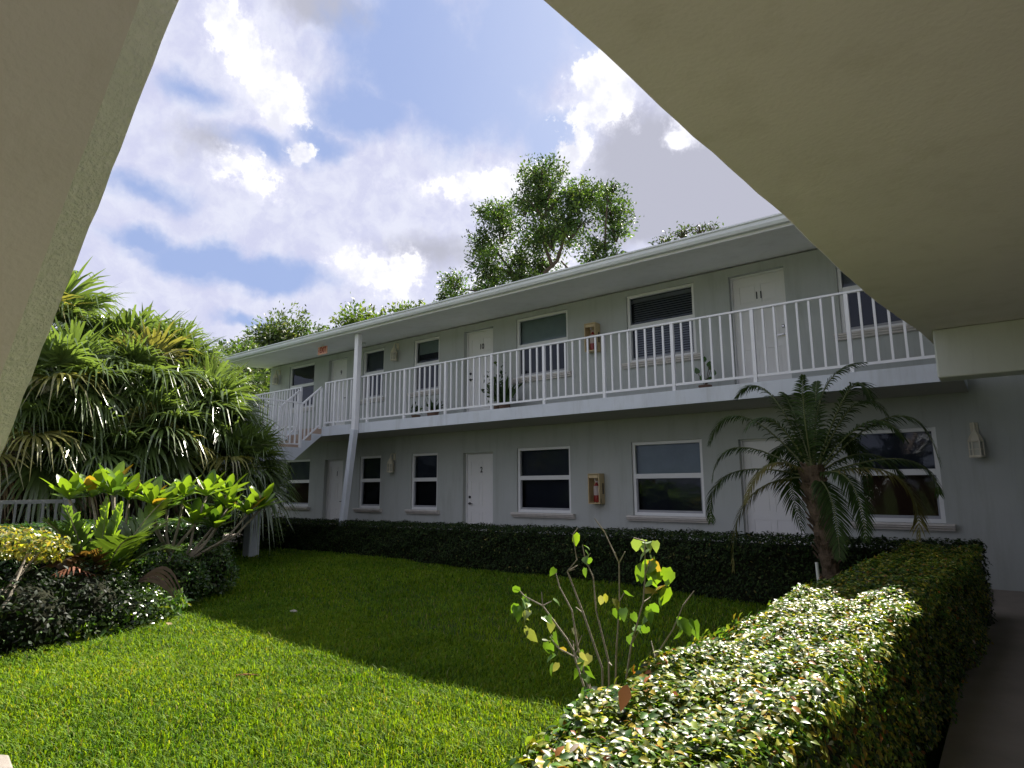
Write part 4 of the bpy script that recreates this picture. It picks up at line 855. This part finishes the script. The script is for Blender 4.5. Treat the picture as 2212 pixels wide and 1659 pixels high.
tree('tree', 'sparse twiggy treetop just above the roof at right', [([(-8.6, 22, 0), (-8.6, 22, 9.2), (-8.9, 22, 10.4)], .2, .05), ([(-8.6, 22, 9.3), (-7.9, 22, 10.6)], .1, .02), ([(-8.6, 22, 9.3), (-9.6, 22, 10.5)], .1, .02)],
     [(-9.6, 22, 10.7, .5, .5, .35), (-8.9, 22, 10.95, .5, .5, .32), (-8.2, 22, 10.85, .45, .5, .3), (-7.7, 22, 10.75, .35, .4, .25), (-9.1, 22, 10.3, .8, .6, .4)], 75, .14, [(.04, .06, .02), (.06, .09, .03)], [1, 1], (-8.6, 22), shell=1.0, twigs=9)
def far_tree(label, x, y, ztop, R, dens=60, pal=None):
    bl_ = [(x, y, ztop - R, R, R, R * .85)] + [(x + rnd.uniform(-1, 1) * R, y + rnd.uniform(-.6, .6) * R, ztop - R * rnd.uniform(.7, 2.0), R * rnd.uniform(.4, .65), R * .55, R * rnd.uniform(.35, .55)) for i in range(7)]
    return tree('tree', label, [([(x, y, ZG - .2), (x + .2, y, ztop - 2 * R), (x, y, ztop - R)], .28, .12), ([(x + .2, y, ztop - 2.1 * R), (x + R * .7, y, ztop - 1.2 * R)], .14, .05), ([(x + .1, y, ztop - 2.1 * R), (x - R * .7, y, ztop - 1.1 * R)], .14, .05)], bl_, dens, .26, pal or [(.05, .085, .025), (.08, .12, .035), (.12, .15, .06)], [2, 2, 1], (x, y), shell=.9, twigs=2)
far_tree('broad tree with greyish leaves above the roof, right of the palms', -34.5, 21.5, 12.6, 2.4)
far_tree('smaller grey green tree between the palms and the broader tree above the eave', -38.5, 22, 12.0, 2.0)
far_tree('dark green treetop just clearing the far left end of the roof', -43.5, 22.5, 12.2, 2.2)
far_tree('yellow green treetop over the roof above the EXIT sign', -28.2, 22, 11.9, 1.6, pal=[(.09, .14, .02), (.14, .19, .03), (.05, .09, .02)])
far_tree('small yellow green treetop over the roof, left of the large tree', -24.5, 22, 11.1, 1.2, pal=[(.09, .14, .02), (.14, .19, .03), (.05, .09, .02)])
far_tree('dense tree behind the palms at far left', -30, 8, 7.0, 3.0, 80); far_tree('wide dark tree far behind the lattice fence', -27, 1.0, 6.0, 3.0, 80); far_tree('tree behind the far stairs and the palms', -25, 12.5, 7.5, 2.6, 80)

# ------------------------------------------------------------------ small sapling by the near hedge
t = thing('sapling', 'straggly half bare sapling with curled green leaves beside the near hedge', 'sapling', (-1.33, 2.3, ZG))
b1 = MB(); Lf = []
STEMS = [[(-1.36, .35), (-1.44, .59), (-1.52, .69), (-1.65, .81), (-1.75, .84), (-1.80, .88)], [(-1.35, .35), (-1.49, .66), (-1.52, .80), (-1.58, .89), (-1.60, .96)], [(-1.34, .35), (-1.35, .61), (-1.42, .81), (-1.48, .97), (-1.43, 1.02), (-1.45, 1.12)],
         [(-1.33, .35), (-1.33, .63), (-1.37, .82), (-1.38, .95), (-1.42, 1.02)], [(-1.32, .35), (-1.30, .65), (-1.28, .86), (-1.29, 1.01), (-1.36, 1.13)], [(-1.31, .3), (-1.20, .72), (-1.15, .88), (-1.14, .98), (-1.13, 1.11)], [(-1.3, .3), (-1.12, .68), (-1.05, .79), (-1.01, .88)], [(-1.36, .3), (-1.50, .62), (-1.58, .64), (-1.63, .68)]]
for i, s in enumerate(STEMS):
    pts = [(-1.33, 2.3, ZG)] + [(x + .008 * math.sin(9 * z + i), 2.3 + .05 * math.sin(i * 2.1) * (z - .1), z) for x, z in s]; b1.tube(pts, np.linspace(.006, .002, len(pts)), 6)
    for k_ in range(2, len(pts)):
        for q_ in range(rnd.randint(0, 2)):
            p0_ = Vector(pts[k_]); e = p0_ + Vector((rnd.uniform(-.05, .05), rnd.uniform(-.05, .05), rnd.uniform(.0, .06))); b1.tube([p0_, e], [.003, .0018], 5)
def leafy(x, z, n, r, sz, c_=(.10, .20, .03)):
    for i in range(n): Lf.append((x + rnd.gauss(0, r), 2.3 + rnd.gauss(0, r), z + rnd.gauss(0, r * 1.3), sz * rnd.uniform(.7, 1.2), c_ if rnd.random() > .025 else (.26, .20, .05)))
leafy(-1.79, .84, 6, .03, .065); leafy(-1.73, .74, 8, .04, .055, (.16, .2, .08)); leafy(-1.64, .74, 6, .035, .05); leafy(-1.58, .66, 5, .04, .045); leafy(-1.43, 1.04, 5, .02, .04); leafy(-1.14, 1.08, 8, .02, .055, (.16, .24, .1)); leafy(-1.13, 1.0, 11, .025, .06, (.15, .28, .03)); leafy(-1.08, .97, 4, .02, .07, (.17, .3, .03))
leafy(-1.14, .88, 6, .02, .05); leafy(-1.02, .82, 6, .02, .06); leafy(-1.18, .77, 6, .03, .05); leafy(-1.28, .86, 3, .02, .055); leafy(-1.32, .85, 2, .02, .05, (.2, .22, .05)); leafy(-1.46, .68, 6, .05, .05, (.2, .22, .12)); leafy(-1.5, .6, 6, .06, .05)
leafy(-1.57, 1.12 - .15, 1, .005, .05); leafy(-1.47, 1.12, 1, .004, .055, (.2, .34, .04))
obj('stems', b1, 'bark_pale', t)
T_HEART = (np.array([(0, 0, 0), (-.06, .22, .04), (.25, .38, .08), (.62, .26, .05), (1, 0, -.15), (.62, -.26, .05), (.25, -.38, .08), (-.06, -.22, .04), (.3, 0, 0), (.65, 0, -.03)]),
           np.array([(0, 8, 2, 1), (0, 7, 6, 8), (8, 9, 3, 2), (8, 6, 5, 9)]), np.array([(9, 4, 3), (9, 5, 4)]))
A = np.array([l[:3] for l in Lf]); n = len(A)
leaves('leaves', A, rndu(n) * .7 + np.array([.2, -.6, .3]), rndu(n) * .6 + np.array([0, 0, -1.]), np.array([l[3] for l in Lf]), np.array([l[4] for l in Lf]) * rng.uniform(.8, 1.2, (n, 1)), 'broad', t, T_HEART)

# ------------------------------------------------------------------ potted plants on the upper walkway
def pot_plant(label, x, y, z, r, h, kind):
    t = thing('potted_plant', label, 'potted plant', (x, y, z))
    obj('pot', MB().lathe((x, y, z + .001), [(r * .7, 0), (r, r * 1.5), (r * 1.08, r * 1.55), (r * 1.08, r * 1.7), (r * .9, r * 1.7)], 14), 'pot', t)
    n = int(70 * h / .4); P = np.array([x, y, z + r * 1.7]) + rng.normal(0, 1, (n, 3)) * np.array([r * .8, r * .6, h * .25]) + np.array([0, 0, h * .45])
    if kind == 'spiky':
        n = 40; P = np.repeat(np.array([[x, y, z + r * 1.6]]), n, 0) + rng.normal(0, r * .2, (n, 3)) * [1, 1, 0]; D = rndu(n); D[:, 2] = np.abs(D[:, 2]) * 1.2 + 1.1
        leaves('leaves', P, rndu(n), D, h * .8 * rng.uniform(.6, 1.1, n), palette(n, [(.03, .06, .02), (.05, .09, .03)], [1, 1]), 'leaf', t, T_LANCE, .45)
    else: leaves('leaves', P, rndu(n), rndu(n), .12 * rng.uniform(.6, 1.2, n), palette(n, [(.025, .05, .018), (.05, .09, .02)], [2, 1]), 'leaf', t, T_SIMPLE)
    if kind == 'pad':
        pass
pot_plant('dark leafy pot plant on the upper walkway right of door 10', -8.25, 9.95, ZS, .13, .85, 'leafy'); pot_plant('second tall dark pot plant beside the wide upper window right of door 10', -7.98, 9.9, ZS, .12, .8, 'spiky')
pot_plant('low spiky pot plant under the second narrow upper window', -10.0, 9.85, ZS, .14, .42, 'spiky'); pot_plant('smallest dark pot plant on the walkway, left of the low spiky one', -10.55, 9.85, ZS, .10, .24, 'leafy')
t = thing('potted_plant', 'small pot plant with round green pads left of door 11', 'potted plant', (-3.75, 9.9, ZS))
obj('pot', MB().lathe((-3.75, 9.9, ZS + .001), [(.07, 0), (.10, .14), (.108, .145), (.108, .165), (.09, .165)], 14), 'pot', t)
P = np.array([(-3.86, 9.9, 3.16), (-3.74, 9.9, 3.34), (-3.66, 9.88, 3.25), (-3.60, 9.9, 3.10), (-3.80, 9.9, 3.04), (-3.70, 9.88, 3.0), (-3.64, 9.9, 3.2)]); n = len(P)
b1 = MB()
for p in P: b1.tube([(-3.75, 9.9, ZS + .15), tuple(p)], .006, 5)
obj('stem', b1, 'bark', t); leaves('pads', P, np.tile([0.1, -1., .1], (n, 1)) + rndu(n) * .3, np.tile([0, 0, 1.], (n, 1)) + rndu(n) * .4, .12 * np.ones(n), palette(n, [(.04, .10, .02)], [1]), 'leaf', t, T_HEART)

# ------------------------------------------------------------------ odds and ends on the lawn
tag(obj('stick', MB().tube([(-4.66, 2.60, ZG + .045), (-4.60, 2.65, ZG + .05), (-4.54, 2.70, ZG + .045)], [.008, .009, .006], 6), 'stick'), 'short reddish brown stick lying on the sunlit lawn', 'stick')
tag(obj('stake', MB().tube([(-1.45, 6.4, ZG), (-1.47, 6.4, .62)], .014, 8), 'pipe'), 'thin pale stake standing at the foot of the date palm', 'stake')
s = MB(); pts = [(-4.0, .95), (-4.06, 1.12), (-4.26, 1.15), (-4.5, 1.02), (-4.8, .75), (-4.6, .5), (-4.1, .6)]
n = len(pts); s.v = [(x, y, ZG - .03) for x, y in pts] + [(x, y, ZG + .05) for x, y in pts]; s.f = [tuple(range(n, 2 * n)), tuple(range(n))[::-1]] + [(i, (i + 1) % n, n + (i + 1) % n, n + i) for i in range(n)]
tag(obj('paving_stone', s, 'stone', bevel=.012), 'pale flat paving stone at the bottom left corner of the lawn', 'paving stone')
def litter(label, x, y, sz, col):
    o_ = leaves('fallen_leaf', np.array([[x, y, ZG + .05]]), np.array([[.2, -.3, 1.]]), np.array([[rnd.uniform(-1, 1), rnd.uniform(-1, 1), .1]]), np.array([sz]), np.array([col]), 'dry', None, T_PLUM, 1.5); tag(o_, label, 'fallen leaf')
litter('pale curled leaf lying on the shaded lawn', -6.37, 4.24, .13, (.35, .32, .25)); litter('small brown leaf on the sunlit lawn, low centre', -3.0, 1.75, .06, (.3, .17, .06)); litter('tan fallen leaf at the edge of the left bed', -7.0, 3.1, .09, (.4, .3, .18))
o_ = leaves('fallen_leaf', np.array([[-.90, 1.62, .71]]), np.array([[.5, -.8, .5]]), np.array([[.3, .0, 1]]), np.array([.075]), np.array([(.38, .17, .08)]), 'dry', None, T_PLUM, 1.7); tag(o_, 'broad brown dead leaf caught on top of the near hedge', 'fallen leaf')
